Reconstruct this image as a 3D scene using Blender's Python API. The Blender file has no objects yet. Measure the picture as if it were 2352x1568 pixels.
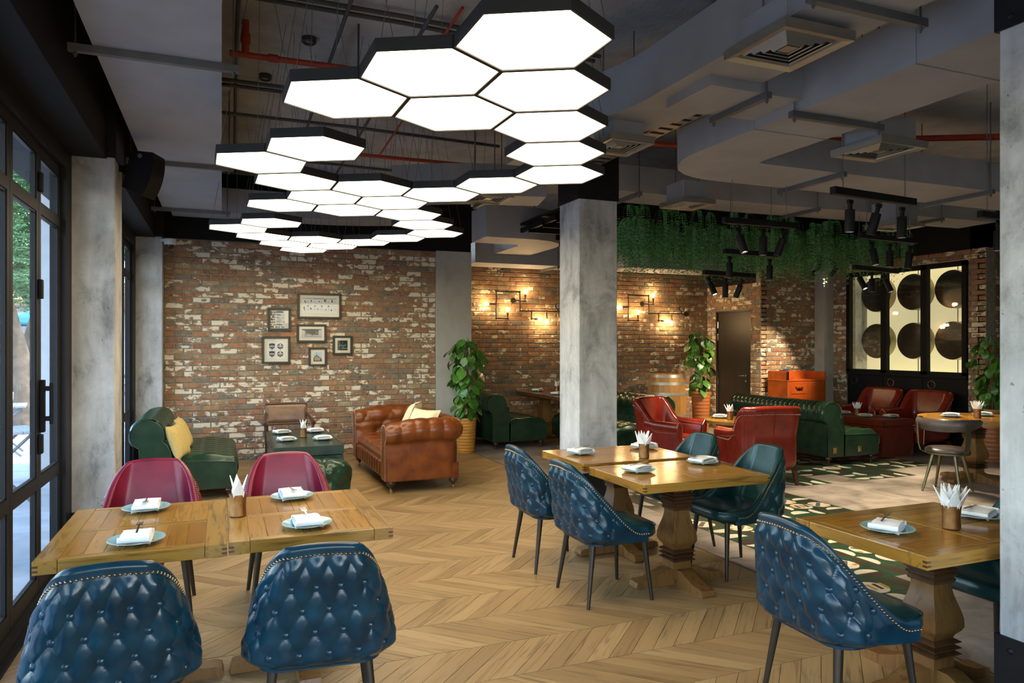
import bpy, math, random
from mathutils import Vector, Matrix, noise
R = math.radians
PI = math.pi
S = bpy.context.scene
COL = S.collection
random.seed(7)

# ------------------------------------------------------------------ camera, world, light, exposure
# room axes: x to the right along the brick wall, y into the room, z up
cam_d = bpy.data.cameras.new('camera')
cam = bpy.data.objects.new('camera', cam_d)
COL.objects.link(cam)
cam.location = (0, 0, 1.6)
cam.rotation_euler = (R(90), 0, R(-22))
cam_d.sensor_width = 36.0
cam_d.lens = 1650.0 / 2352.0 * 36.0
cam_d.shift_y = 8.0 / 2352.0
cam_d.clip_start = 0.05
S.camera = cam

W = bpy.data.worlds.new('world')
S.world = W
W.use_nodes = True
wn = W.node_tree
sky = wn.nodes.new('ShaderNodeTexSky')
sky.sky_type = 'NISHITA'
sky.sun_disc = False
sky.sun_elevation = R(48)
sky.sun_rotation = R(120)
sky.air_density = 1.2
sky.dust_density = 2.0
wn.links.new(sky.outputs[0], wn.nodes['Background'].inputs[0])
wn.nodes['Background'].inputs[1].default_value = 1.1

sun_d = bpy.data.lights.new('sun', 'SUN')
sun_d.energy = 2.0
sun_d.angle = R(3)
sun_d.color = (1.0, 0.95, 0.86)
sun = bpy.data.objects.new('sun', sun_d)
COL.objects.link(sun)
sun.rotation_euler = (0, R(36), R(12))

S.view_settings.view_transform = 'Standard'
S.view_settings.look = 'None'
S.view_settings.gamma = 1.0
S.view_settings.use_curve_mapping = False
S.view_settings.exposure = 0.85

# ------------------------------------------------------------------ node / material helpers
MATS = {}


class NB:
    def __init__(s, name):
        m = bpy.data.materials.new(name)
        m.use_nodes = True
        s.m = m
        s.nt = m.node_tree
        s.p = s.nt.nodes['Principled BSDF']
        s.out = s.nt.nodes['Material Output']
        MATS[name] = m

    def n(s, t, **kw):
        nd = s.nt.nodes.new(t)
        for k, v in kw.items():
            if k.startswith('_'):
                setattr(nd, k[1:], v)
            else:
                s.set(nd, k, v)
        return nd

    def set(s, nd, k, v):
        key = int(k[1:]) if (k[0] == 'i' and k[1:].isdigit()) else k.replace('__', ' ')
        sock = nd.inputs[key]
        if hasattr(v, 'links') or isinstance(v, bpy.types.NodeSocket):
            s.nt.links.new(v, sock)
        else:
            sock.default_value = v

    def P(s, **kw):
        for k, v in kw.items():
            s.set(s.p, k, v)
        return s

    def coord(s, kind='Object', scale=(1, 1, 1), rot=(0, 0, 0), loc=(0, 0, 0)):
        if kind == 'World':
            o = s.n('ShaderNodeNewGeometry').outputs['Position']
        else:
            o = s.n('ShaderNodeTexCoord').outputs[kind]
        mp = s.n('ShaderNodeMapping', Vector=o)
        mp.inputs['Scale'].default_value = scale
        mp.inputs['Rotation'].default_value = rot
        mp.inputs['Location'].default_value = loc
        return mp.outputs[0]

    def noise(s, vec, scale=5, detail=3, rough=0.5, dist=0.0):
        nd = s.n('ShaderNodeTexNoise', Vector=vec, Scale=scale, Detail=detail, Roughness=rough, Distortion=dist)
        return nd.outputs['Fac']

    def ramp(s, fac, stops, interp='LINEAR'):
        nd = s.n('ShaderNodeValToRGB', Fac=fac)
        cr = nd.color_ramp
        cr.interpolation = interp
        while len(cr.elements) > 1:
            cr.elements.remove(cr.elements[-1])
        for i, (p, c) in enumerate(stops):
            e = cr.elements[0] if i == 0 else cr.elements.new(p)
            e.position = p
            e.color = (c[0], c[1], c[2], 1) if not isinstance(c, (int, float)) else (c, c, c, 1)
        return nd.outputs['Color']

    def mix(s, fac, a, b, mode='MIX'):
        nd = s.nt.nodes.new('ShaderNodeMix')
        nd.data_type = 'RGBA'
        nd.blend_type = mode
        for sock, v in ((nd.inputs[0], fac), (nd.inputs[6], a), (nd.inputs[7], b)):
            if isinstance(v, bpy.types.NodeSocket):
                s.nt.links.new(v, sock)
            elif isinstance(v, (int, float)):
                sock.default_value = v
            else:
                sock.default_value = (v[0], v[1], v[2], 1)
        return nd.outputs[2]

    def math(s, op, a, b=0.0, c=0.0):
        nd = s.nt.nodes.new('ShaderNodeMath')
        nd.operation = op
        for i, v in enumerate((a, b, c)):
            if isinstance(v, bpy.types.NodeSocket):
                s.nt.links.new(v, nd.inputs[i])
            else:
                nd.inputs[i].default_value = v
        return nd.outputs[0]

    def rnd(s):
        """random 0..1 per piece: works for single pieces and for joined ones"""
        a = s.n('ShaderNodeObjectInfo').outputs['Random']
        b = s.n('ShaderNodeNewGeometry').outputs['Random Per Island']
        return s.math('FRACT', s.math('ADD', a, b))

    def bump(s, h, strength=0.3, dist=0.01):
        b = s.n('ShaderNodeBump', Height=h, Strength=strength, Distance=dist)
        s.nt.links.new(b.outputs[0], s.p.inputs['Normal'])


def simple(name, col, rough=0.5, metal=0.0, var=0.12, scale=8, bump=0.0, spec=0.5, kind='Object'):
    b = NB(name)
    v = b.coord(kind)
    f = b.noise(v, scale, 3)
    lo = tuple(c * (1 - var) for c in col)
    hi = tuple(min(1, c * (1 + var)) for c in col)
    b.P(Base__Color=b.ramp(f, [(0.3, lo), (0.7, hi)]), Roughness=rough, Metallic=metal)
    b.p.inputs['Specular IOR Level'].default_value = spec
    if bump:
        b.bump(b.noise(v, scale * 12, 2), bump, 0.004)
    return b.m


def leather(name, dark, light, rough=0.34, scale=7):
    b = NB(name)
    v = b.coord('Object')
    f = b.noise(v, scale, 2, 0.5)
    b.P(Base__Color=b.ramp(f, [(0.28, dark), (0.72, light)]),
        Roughness=rough * 0.86)
    b.p.inputs['Specular IOR Level'].default_value = 0.42
    return b.m


def wood(name, cols, rough=0.35, scale=(3, 30, 30), coat=0.0, dark=0.5, world=False):
    """grain runs along local x"""
    b = NB(name)
    r = b.rnd()
    v = b.coord('World' if world else 'Object')
    off = b.n('ShaderNodeVectorMath', _operation='ADD')
    b.nt.links.new(v, off.inputs[0])
    cmb = b.n('ShaderNodeCombineXYZ', X=b.math('MULTIPLY', r, 37.0), Y=b.math('MULTIPLY', r, 11.0), Z=0.0)
    b.nt.links.new(cmb.outputs[0], off.inputs[1])
    mp = b.n('ShaderNodeMapping', Vector=off.outputs[0])
    mp.inputs['Scale'].default_value = scale
    g = b.n('ShaderNodeTexNoise', Vector=mp.outputs[0], Scale=1.0, Detail=5, Roughness=0.6, Distortion=1.6).outputs['Fac']
    base = b.ramp(r, [(i / max(1, len(cols) - 1), c) for i, c in enumerate(cols)])
    gr = b.ramp(g, [(0.33, dark), (0.47, 0.93), (0.62, 1.0), (0.80, 0.86)])
    b.P(Base__Color=b.mix(1.0, base, gr, 'MULTIPLY'), Roughness=rough)
    if coat:
        b.p.inputs['Coat Weight'].default_value = coat
        b.p.inputs['Coat Roughness'].default_value = 0.12
    b.bump(g, 0.12, 0.003)
    return b.m


def make_materials():
    # brick ------------------------------------------------------------
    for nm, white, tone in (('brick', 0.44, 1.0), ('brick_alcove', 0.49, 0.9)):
        b = NB(nm)
        r = b.rnd()
        w = b.coord('World')
        base = b.ramp(r, [(0.0, (0.21, 0.080, 0.034)), (0.2, (0.33, 0.125, 0.045)), (0.4, (0.24, 0.13, 0.065)),
                          (0.55, (0.36, 0.165, 0.06)), (0.7, (0.17, 0.115, 0.07)), (0.8, (0.10, 0.090, 0.075)),
                          (0.86, (0.36, 0.24, 0.12)), (1.0, (0.28, 0.10, 0.04))])
        mott = b.ramp(b.noise(w, 13, 5, 0.7), [(0.3, 0.45), (0.5, 0.95), (0.7, 1.4)])
        base = b.mix(1.0, base, mott, 'MULTIPLY')
        dk = b.ramp(b.noise(w, 7, 3, 0.6), [(0.58, 0.0), (0.72, 1.0)])
        base = b.mix(b.math('MULTIPLY', b.n('ShaderNodeRGBToBW', Color=dk).outputs[0], 0.6), base, (0.16, 0.13, 0.10))
        gr = b.ramp(b.noise(b.coord('World', (1, 1, 1.6), loc=(3, 1, 7)), 22, 4, 0.7), [(0.42, 0.0), (0.62, 0.75)])
        base = b.mix(b.n('ShaderNodeRGBToBW', Color=gr).outputs[0], base, (0.21, 0.165, 0.115))
        # worn off white paint, ragged
        r2 = b.math('FRACT', b.math('MULTIPLY', r, 7.31))
        pn = b.noise(b.coord('World', (9, 9, 15)), 1.0, 7, 0.66)
        thr = b.math('ADD', pn, b.math('MULTIPLY', b.math('SUBTRACT', r2, 0.5), 0.24))
        pm = b.ramp(thr, [(white + 0.12, 0.0), (white + 0.15, 1.0)])
        base = b.mix(b.n('ShaderNodeRGBToBW', Color=pm).outputs[0], base, (0.60, 0.52, 0.40))
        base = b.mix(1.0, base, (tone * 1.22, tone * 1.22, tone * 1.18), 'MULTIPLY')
        b.P(Base__Color=base, Roughness=0.82)
        b.bump(b.noise(w, 60, 4, 0.7), 0.5, 0.006)
    simple('mortar', (0.23, 0.205, 0.16), 0.95, var=0.25, scale=20, bump=0.3, kind='World')
    # concrete ---------------------------------------------------------
    for nm, c0, c1, c2 in (('concrete', (0.20, 0.20, 0.195), (0.41, 0.41, 0.40), (0.55, 0.55, 0.54)),
                           ('plaster', (0.36, 0.34, 0.29), (0.42, 0.40, 0.35), (0.46, 0.44, 0.39))):
        b = NB(nm)
        w = b.coord('World', (1, 1, 0.7))
        f = b.noise(w, 3.2, 7, 0.68, 0.4)
        base = b.ramp(f, [(0.33, c0), (0.47, c1), (0.66, c2)])
        pits = b.ramp(b.noise(w, 46, 2, 0.6), [(0.24, 0.45), (0.31, 1.0)])
        if nm == 'concrete':
            base = b.mix(1.0, base, pits, 'MULTIPLY')
            st = b.ramp(b.noise(b.coord('World', (9, 9, 1.1)), 1.0, 4, 0.6), [(0.3, 0.72), (0.55, 1.05)])
            base = b.mix(0.7, base, st, 'MULTIPLY')
        b.P(Base__Color=base, Roughness=0.8)
        b.bump(b.noise(w, 30, 4, 0.6), 0.25, 0.006)
    b = NB('ceiling_concrete')
    w = b.coord('World')
    f = b.noise(w, 1.6, 6, 0.65)
    b.P(Base__Color=b.ramp(f, [(0.3, (0.34, 0.34, 0.34)), (0.6, (0.55, 0.55, 0.55))]), Roughness=0.9)
    b.bump(b.noise(b.coord('World', (1, 1, 1)), 9, 6, 0.75), 0.7, 0.03)
    # floors -----------------------------------------------------------
    wood('oak', [(0.26, 0.16, 0.065), (0.35, 0.225, 0.095), (0.41, 0.27, 0.12), (0.30, 0.185, 0.075), (0.38, 0.245, 0.105)],
         0.42, (1.8, 24, 24), dark=0.52)
    wood('oak_dark_gap', [(0.05, 0.03, 0.015), (0.06, 0.035, 0.018)], 0.8)
    for nm, c0, c1 in (('grey_tile', (0.14, 0.12, 0.10), (0.36, 0.315, 0.27)),):
        b = NB(nm)
        w = b.coord('World', (1, 1, 1))
        f = b.noise(w, 2.6, 7, 0.7, 0.5)
        tone = b.ramp(b.rnd(), [(0.0, 0.86), (1.0, 1.08)])
        b.P(Base__Color=b.mix(1.0, b.ramp(f, [(0.32, c0), (0.62, c1)]), tone, 'MULTIPLY'), Roughness=0.38)
    simple('tile_green', (0.020, 0.052, 0.030), 0.28, var=0.2, scale=5, kind='World')
    simple('tile_white', (0.58, 0.53, 0.42), 0.3, var=0.06, kind='World')
    simple('tile_brown', (0.045, 0.026, 0.018), 0.3, var=0.15, kind='World')
    simple('tile_ochre', (0.42, 0.23, 0.03), 0.3, var=0.1, kind='World')
    simple('tile_grey_bar', (0.11, 0.095, 0.075), 0.3, var=0.1, kind='World')
    simple('grout', (0.10, 0.09, 0.075), 0.9, kind='World')
    # metals / paints ----------------------------------------------------
    simple('black_steel', (0.008, 0.008, 0.010), 0.5, 0.0, 0.2, spec=0.25)
    simple('black_paint', (0.006, 0.006, 0.007), 0.65, 0.0, 0.2, spec=0.2)
    simple('dark_grey_metal', (0.06, 0.06, 0.062), 0.45, 0.4)
    simple('duct', (0.33, 0.33, 0.335), 0.62, 0.0, 0.10, 3, 0.06, kind='World')
    simple('strut', (0.16, 0.165, 0.17), 0.5, 0.5)
    simple('aluminium', (0.42, 0.40, 0.35), 0.35, 0.8, 0.05)
    simple('red_pipe', (0.42, 0.045, 0.02), 0.45, 0.0)
    simple('conduit', (0.075, 0.075, 0.075), 0.6, 0.1)
    simple('pipe_iron', (0.05, 0.038, 0.026), 0.45, 0.7, 0.2)
    simple('bronze_leg', (0.055, 0.043, 0.032), 0.38, 0.7, 0.1)
    simple('brass', (0.55, 0.37, 0.12), 0.25, 1.0, 0.08)
    simple('bronze_green', (0.19, 0.165, 0.085), 0.36, 0.85, 0.08)
    simple('nail', (0.30, 0.22, 0.13), 0.28, 1.0, 0.1)
    simple('nail_silver', (0.55, 0.52, 0.46), 0.25, 1.0, 0.1)
    simple('copper_cup', (0.30, 0.15, 0.055), 0.32, 0.9, 0.2, 30, 0.5)
    simple('steel', (0.55, 0.55, 0.54), 0.22, 1.0, 0.04)
    simple('chrome', (0.7, 0.7, 0.7), 0.12, 1.0, 0.02)
    # leathers -----------------------------------------------------------
    leather('leather_teal_daylit', (0.0025, 0.017, 0.031), (0.0065, 0.046, 0.076), 0.30)  # teal leather with the windows' blue daylight mixed into its colour
    leather('leather_teal', (0.006, 0.026, 0.026), (0.013, 0.055, 0.056), 0.30)
    leather('leather_burgundy', (0.14, 0.008, 0.022), (0.24, 0.016, 0.042), 0.34)
    leather('leather_green', (0.009, 0.028, 0.015), (0.020, 0.052, 0.026), 0.28)
    leather('leather_brown', (0.105, 0.024, 0.005), (0.22, 0.060, 0.012), 0.32)
    leather('leather_red', (0.13, 0.010, 0.005), (0.22, 0.020, 0.009), 0.28)
    leather('leather_orange', (0.33, 0.055, 0.008), (0.46, 0.09, 0.013), 0.34)
    leather('leather_redbrown', (0.13, 0.018, 0.009), (0.20, 0.032, 0.014), 0.35)
    leather('leather_darkgreen', (0.010, 0.024, 0.016), (0.020, 0.042, 0.028), 0.3)
    leather('leather_grey', (0.045, 0.036, 0.032), (0.085, 0.068, 0.060), 0.4)
    leather('leather_tan', (0.10, 0.045, 0.020), (0.21, 0.105, 0.048), 0.34)
    # woods --------------------------------------------------------------
    wood('pine_top', [(0.34, 0.145, 0.014), (0.42, 0.195, 0.022), (0.30, 0.120, 0.011), (0.45, 0.215, 0.028), (0.38, 0.165, 0.017)],
         0.19, (1.6, 20, 20), 0.25, 0.55)
    wood('pine_frame', [(0.34, 0.17, 0.028), (0.40, 0.21, 0.038), (0.31, 0.145, 0.022)], 0.22, (2.0, 18, 18), 0.25, 0.45)
    wood('pine_leg', [(0.19, 0.085, 0.020), (0.24, 0.115, 0.030), (0.21, 0.095, 0.024)], 0.42, (16, 16, 1.6), 0.0, 0.5)
    wood('pine_dark', [(0.075, 0.032, 0.012), (0.10, 0.045, 0.016)], 0.3, (3, 20, 20), 0.2, 0.5)
    wood('walnut', [(0.055, 0.022, 0.011), (0.07, 0.028, 0.014)], 0.32, (20, 20, 2), 0.2, 0.6)
    wood('door_wood', [(0.032, 0.024, 0.017), (0.036, 0.027, 0.019)], 0.45, (24, 24, 1.2), 0, 0.6)
    wood('oak_barrel', [(0.42, 0.20, 0.05), (0.46, 0.24, 0.065), (0.38, 0.17, 0.04), (0.44, 0.21, 0.05)], 0.4, (18, 18, 2), 0, 0.6)
    wood('booth_wood', [(0.10, 0.04, 0.015), (0.13, 0.055, 0.02)], 0.25, (3, 16, 16), 0.3, 0.55)
    # soft -----------------------------------------------------------------
    simple('cushion_yellow', (0.62, 0.46, 0.16), 0.9, 0, 0.08, 30, 0.3)
    simple('cushion_cream', (0.66, 0.55, 0.33), 0.9, 0, 0.06, 30, 0.3)
    simple('cushion_orange', (0.62, 0.22, 0.09), 0.9, 0, 0.06)
    simple('napkin_white', (0.80, 0.78, 0.75), 0.85, 0, 0.04, 30, 0.15)
    simple('paper_white', (0.82, 0.82, 0.80), 0.8, 0, 0.02)
    simple('napkin_rim', (0.05, 0.06, 0.12), 0.8)
    # ceramics, pots ---------------------------------------------------------
    simple('plate_blue', (0.28, 0.52, 0.56), 0.18, 0, 0.05)
    simple('plate_rim', (0.42, 0.36, 0.24), 0.25, 0, 0.1)
    simple('pot_ochre', (0.55, 0.26, 0.045), 0.4, 0, 0.1)
    simple('pot_terracotta', (0.34, 0.11, 0.03), 0.4, 0, 0.1)
    simple('soil', (0.03, 0.02, 0.012), 0.95)
    simple('moss_pole', (0.22, 0.10, 0.035), 0.95, 0, 0.3, 40, 0.8)
    b = NB('pothos_leaf')
    v = b.coord('Object')
    r = b.rnd()
    base = b.ramp(r, [(0.0, (0.018, 0.085, 0.008)), (0.5, (0.038, 0.15, 0.012)), (0.8, (0.075, 0.22, 0.02)), (1.0, (0.03, 0.12, 0.012))])
    off = b.n('ShaderNodeVectorMath', _operation='ADD')
    b.nt.links.new(v, off.inputs[0])
    b.nt.links.new(b.n('ShaderNodeCombineXYZ', X=b.math('MULTIPLY', r, 50.0), Y=0.0, Z=0.0).outputs[0], off.inputs[1])
    var = b.ramp(b.noise(off.outputs[0], 13, 3), [(0.60, 0.0), (0.68, 1.0)])
    b.P(Base__Color=b.mix(b.n('ShaderNodeRGBToBW', Color=var).outputs[0], base, (0.46, 0.52, 0.20)), Roughness=0.3)
    b = NB('fern_leaf')
    r = b.rnd()
    b.P(Base__Color=b.ramp(r, [(0.0, (0.035, 0.14, 0.04)), (0.5, (0.075, 0.26, 0.075)), (1.0, (0.16, 0.40, 0.15))]), Roughness=0.5)
    b = NB('tree_leaf')
    r = b.rnd()
    b.P(Base__Color=b.ramp(r, [(0.0, (0.05, 0.16, 0.05)), (0.5, (0.12, 0.30, 0.10)), (1.0, (0.28, 0.46, 0.24))]), Roughness=0.6)
    simple('bark', (0.13, 0.10, 0.075), 0.95, 0, 0.4, 6, 0.5)
    # print / boards --------------------------------------------------------------
    simple('frame_black', (0.018, 0.016, 0.012), 0.4)
    simple('mat_board', (0.68, 0.62, 0.48), 0.8, 0, 0.02)
    simple('print_white', (0.66, 0.65, 0.62), 0.7, 0, 0.02)
    simple('print_black', (0.015, 0.015, 0.014), 0.7)
    simple('print_grey', (0.22, 0.22, 0.21), 0.7)
    simple('print_light', (0.42, 0.42, 0.40), 0.7)
    simple('print_sky', (0.45, 0.55, 0.60), 0.7)
    simple('print_gold', (0.42, 0.26, 0.07), 0.7)
    simple('print_teal', (0.05, 0.35, 0.26), 0.7)
    simple('print_red', (0.28, 0.03, 0.03), 0.7)
    # misc ------------------------------------------------------------------------------
    simple('white_plastic', (0.62, 0.62, 0.60), 0.4, 0, 0.02)
    simple('cream_panel', (0.72, 0.62, 0.36), 0.6, 0, 0.03, 2, kind='World')
    MATS['cream_panel'].node_tree.nodes['Principled BSDF'].inputs['Emission Color'].default_value = (1.0, 0.84, 0.46, 1)
    MATS['cream_panel'].node_tree.nodes['Principled BSDF'].inputs['Emission Strength'].default_value = 0.33
    simple('fan_black', (0.012, 0.012, 0.010), 0.22, 0.2, 0.2)
    simple('fan_rim', (0.30, 0.26, 0.14), 0.4, 0.3)
    simple('light_frame', (0.035, 0.035, 0.034), 0.5, 0.2)
    simple('barrel_hoop', (0.42, 0.42, 0.38), 0.4, 0.6)
    simple('paving', (0.42, 0.44, 0.47), 0.8, 0, 0.15, 3, kind='World')
    simple('render_white', (0.50, 0.51, 0.53), 0.9, 0, 0.05, 12, 0.3, kind='World')
    simple('roof_tile', (0.42, 0.16, 0.08), 0.9)
    simple('umbrella_teal', (0.06, 0.26, 0.36), 0.8)
    simple('street_grey', (0.18, 0.19, 0.21), 0.7)
    # glass: see-through with a Fresnel reflection
    for nm, tint, refl in (('glass', (0.93, 0.96, 0.97), 1.0), ('glass_picture', (0.98, 0.98, 0.98), 0.3)):
        b = NB(nm)
        b.nt.nodes.remove(b.p)
        tr = b.n('ShaderNodeBsdfTransparent')
        tr.inputs[0].default_value = (*tint, 1)
        gl = b.n('ShaderNodeBsdfGlossy', Roughness=0.02)
        fr = b.n('ShaderNodeLayerWeight', Blend=0.5)
        mx = b.n('ShaderNodeMixShader')
        pw = b.math('POWER', fr.outputs['Facing'], 4.0)
        b.nt.links.new(b.math('MULTIPLY', b.math('ADD', b.math('MULTIPLY', pw, 0.12), 0.04), refl), mx.inputs[0])
        b.nt.links.new(tr.outputs[0], mx.inputs[1])
        b.nt.links.new(gl.outputs[0], mx.inputs[2])
        b.nt.links.new(mx.outputs[0], b.out.inputs[0])
    for nm, c, st in (('hex_glow', (1.0, 0.85, 0.60), 4.4), ('bulb_glow', (1.0, 0.60, 0.22), 55.0), ('spot_glow', (1.0, 0.90, 0.72), 14.0)):
        b = NB(nm)
        b.P(Base__Color=(0.8, 0.8, 0.8, 1), Emission__Color=(*c, 1), Emission__Strength=st)


make_materials()

# ------------------------------------------------------------------ mesh helpers


class MB:
    def __init__(s):
        s.v = []
        s.f = []
        s.mi = []
        s.xf = None
        s.cur = 0

    def add(s, verts, faces):
        o = len(s.v)
        if s.xf is not None:
            verts = [s.xf @ Vector(p) for p in verts]
        s.v.extend([tuple(p) for p in verts])
        for f in faces:
            s.f.append(tuple(i + o for i in f))
            s.mi.append(s.cur)
        return s

    def box(s, x0, x1, y0, y1, z0, z1, b=0.0):
        if b <= 0:
            vs = [(x, y, z) for x in (x0, x1) for y in (y0, y1) for z in (z0, z1)]
            return s.add(vs, [(0, 1, 3, 2), (4, 6, 7, 5), (0, 4, 5, 1), (2, 3, 7, 6), (0, 2, 6, 4), (1, 5, 7, 3)])
        X, Y, Z = (x0, x1), (y0, y1), (z0, z1)
        vs = []
        idx = {}
        for i in (0, 1):
            for j in (0, 1):
                for k in (0, 1):
                    sx, sy, sz = (1 - 2 * i) * b, (1 - 2 * j) * b, (1 - 2 * k) * b
                    c = (X[i], Y[j], Z[k])
                    idx[i, j, k] = len(vs)
                    vs += [(c[0], c[1] + sy, c[2] + sz), (c[0] + sx, c[1], c[2] + sz), (c[0] + sx, c[1] + sy, c[2])]
        fs = []
        I = lambda i, j, k, a: idx[i, j, k] + a
        for i in (0, 1):
            fs.append((I(i, 0, 0, 0), I(i, 1, 0, 0), I(i, 1, 1, 0), I(i, 0, 1, 0)))
            fs.append((I(0, i, 0, 1), I(1, i, 0, 1), I(1, i, 1, 1), I(0, i, 1, 1)))
            fs.append((I(0, 0, i, 2), I(1, 0, i, 2), I(1, 1, i, 2), I(0, 1, i, 2)))
        for p in (0, 1):
            for q in (0, 1):
                fs.append((I(p, q, 0, 0), I(p, q, 1, 0), I(p, q, 1, 1), I(p, q, 0, 1)))
                fs.append((I(p, 0, q, 0), I(p, 1, q, 0), I(p, 1, q, 2), I(p, 0, q, 2)))
                fs.append((I(0, p, q, 1), I(1, p, q, 1), I(1, p, q, 2), I(0, p, q, 2)))
        for k in idx.values():
            fs.append((k, k + 1, k + 2))
        return s.add(vs, fs)

    def cyl(s, p0, p1, r0, r1=None, n=12, caps=True):
        r1 = r0 if r1 is None else r1
        p0, p1 = Vector(p0), Vector(p1)
        d = (p1 - p0).normalized()
        a = d.orthogonal().normalized()
        b = d.cross(a)
        vs = []
        for p, r in ((p0, r0), (p1, r1)):
            for i in range(n):
                t = 2 * PI * i / n
                vs.append(p + a * (r * math.cos(t)) + b * (r * math.sin(t)))
        fs = [(i, (i + 1) % n, n + (i + 1) % n, n + i) for i in range(n)]
        if caps:
            fs += [tuple(range(n))[::-1], tuple(range(n, 2 * n))]
        return s.add(vs, fs)

    def tube(s, pts, r, n=8, caps=True, closed=False):
        pts = [Vector(p) for p in pts]
        N = len(pts)
        rs = r if isinstance(r, (list, tuple)) else [r] * N
        vs = []
        up = None
        for i in range(N):
            if closed:
                d = (pts[(i + 1) % N] - pts[i - 1]).normalized()
            else:
                d = (pts[min(i + 1, N - 1)] - pts[max(i - 1, 0)]).normalized()
            if up is None:
                up = d.orthogonal().normalized()
            a = (up - d * up.dot(d))
            a = a.normalized() if a.length > 1e-6 else d.orthogonal().normalized()
            up = a
            b = d.cross(a)
            for k in range(n):
                t = 2 * PI * k / n
                vs.append(pts[i] + a * (rs[i] * math.cos(t)) + b * (rs[i] * math.sin(t)))
        fs = []
        for i in range(N if closed else N - 1):
            for k in range(n):
                j = (i + 1) % N
                fs.append((i * n + k, i * n + (k + 1) % n, j * n + (k + 1) % n, j * n + k))
        if caps and not closed:
            fs += [tuple(range(n))[::-1], tuple(range((N - 1) * n, N * n))]
        return s.add(vs, fs)

    def lathe(s, prof, n=20, cap=True, c=(0, 0), rot=0.0, sq=1.0):
        vs = []
        for r, z in prof:
            for i in range(n):
                t = 2 * PI * i / n + rot
                vs.append((c[0] + r * sq * math.cos(t), c[1] + r * sq * math.sin(t), z))
        fs = []
        for j in range(len(prof) - 1):
            for i in range(n):
                fs.append((j * n + i, j * n + (i + 1) % n, (j + 1) * n + (i + 1) % n, (j + 1) * n + i))
        if cap:
            fs += [tuple(range(n))[::-1], tuple(range((len(prof) - 1) * n, len(prof) * n))]
        return s.add(vs, fs)

    def sqlathe(s, prof, c=(0, 0)):
        return s.lathe(prof, 4, True, c, PI / 4, math.sqrt(2))

    def grid(s, fn, nu, nv, cu=False, cv=False):
        vs = []
        for i in range(nu + (0 if cu else 1)):
            for j in range(nv + (0 if cv else 1)):
                vs.append(fn(i / nu, j / nv))
        m = nv + (0 if cv else 1)
        k = nu + (0 if cu else 1)
        fs = []
        for i in range(nu):
            for j in range(nv):
                a, b = i, (i + 1) % k
                c, d = j, (j + 1) % m
                fs.append((a * m + c, b * m + c, b * m + d, a * m + d))
        return s.add(vs, fs)

    def ball(s, c, r, nu=10, nv=6, sc=(1, 1, 1)):
        return s.lathe_at(c, [(max(1e-4, r * math.sin(PI * j / nv)), -r * math.cos(PI * j / nv)) for j in range(nv + 1)], nu, sc)

    def lathe_at(s, c, prof, n, sc=(1, 1, 1)):
        t = MB()
        t.lathe(prof, n, False)
        return s.add([(c[0] + p[0] * sc[0], c[1] + p[1] * sc[1], c[2] + p[2] * sc[2]) for p in t.v], t.f)

    def prism(s, poly, z0, z1, axis='z'):
        n = len(poly)
        def mk(a, b, h):
            return (a, b, h) if axis == 'z' else ((a, h, b) if axis == 'y' else (h, a, b))
        vs = [mk(a, b, z0) for a, b in poly] + [mk(a, b, z1) for a, b in poly]
        fs = [(i, (i + 1) % n, n + (i + 1) % n, n + i) for i in range(n)] + [tuple(range(n))[::-1], tuple(range(n, 2 * n))]
        return s.add(vs, fs)

    def flat(s, poly):
        return s.add(poly, [tuple(range(len(poly)))])

    def mesh(s, name, mat, smooth=True, angle=38):
        m = bpy.data.meshes.new(name)
        m.from_pydata(s.v, [], s.f)
        mats = mat if isinstance(mat, (list, tuple)) else [mat]
        for k in mats:
            m.materials.append(MATS[k])
        if len(mats) > 1:
            m.polygons.foreach_set('material_index', s.mi)
        if smooth:
            m.polygons.foreach_set('use_smooth', [True] * len(m.polygons))
            m.set_sharp_from_angle(angle=R(angle))
        m.update()
        return m

    def build(s, name, mat, parent=None, smooth=True, angle=38, loc=None, rz=0.0):
        return link(name, s.mesh(name, mat, smooth, angle), parent, loc, rz)


def link(name, data, parent=None, loc=None, rz=0.0, rot=None):
    o = bpy.data.objects.new(name, data)
    COL.objects.link(o)
    if parent is not None:
        o.parent = parent
    if loc is not None:
        o.location = loc
    if rot is not None:
        o.rotation_euler = rot
    elif rz:
        o.rotation_euler = (0, 0, rz)
    return o


def tag(o, label=None, cat=None, group=None, kind=None):
    if label:
        o['label'] = label
    if cat:
        o['category'] = cat
    if group:
        o['group'] = group
    if kind:
        o['kind'] = kind
    return o


def thing(name, label, cat, loc=(0, 0, 0), rz=0.0, group=None):
    o = bpy.data.objects.new(name, None)
    COL.objects.link(o)
    o.empty_display_size = 0.1
    o.location = loc
    o.rotation_euler = (0, 0, rz)
    return tag(o, label, cat, group)


def struct(name, loc=(0, 0, 0)):
    o = bpy.data.objects.new(name, None)
    COL.objects.link(o)
    o.location = loc
    o['kind'] = 'structure'
    return o


CH = {}


def copytree(root, loc, rz, label, group=None, mats=None):
    """copy of a thing with copies of its parts and sub-parts; mats maps material name -> other material"""
    def cp(o, parent):
        c = o.copy()
        COL.objects.link(c)
        c.parent = parent
        if mats and o.type == 'MESH':
            key = (o.data.name, tuple(sorted(mats.items())))
            if any(sl and sl.name in mats for sl in o.data.materials):
                if key not in CH:
                    d = o.data.copy()
                    for i, sl in enumerate(d.materials):
                        if sl and sl.name in mats:
                            d.materials[i] = MATS[mats[sl.name]]
                    CH[key] = d
                c.data = CH[key]
        for k in list(o.children):
            cp(k, c)
        return c
    r = cp(root, None)
    r.location = loc
    r.rotation_euler = (0, 0, rz)
    tag(r, label, None, group)
    return r


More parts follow.
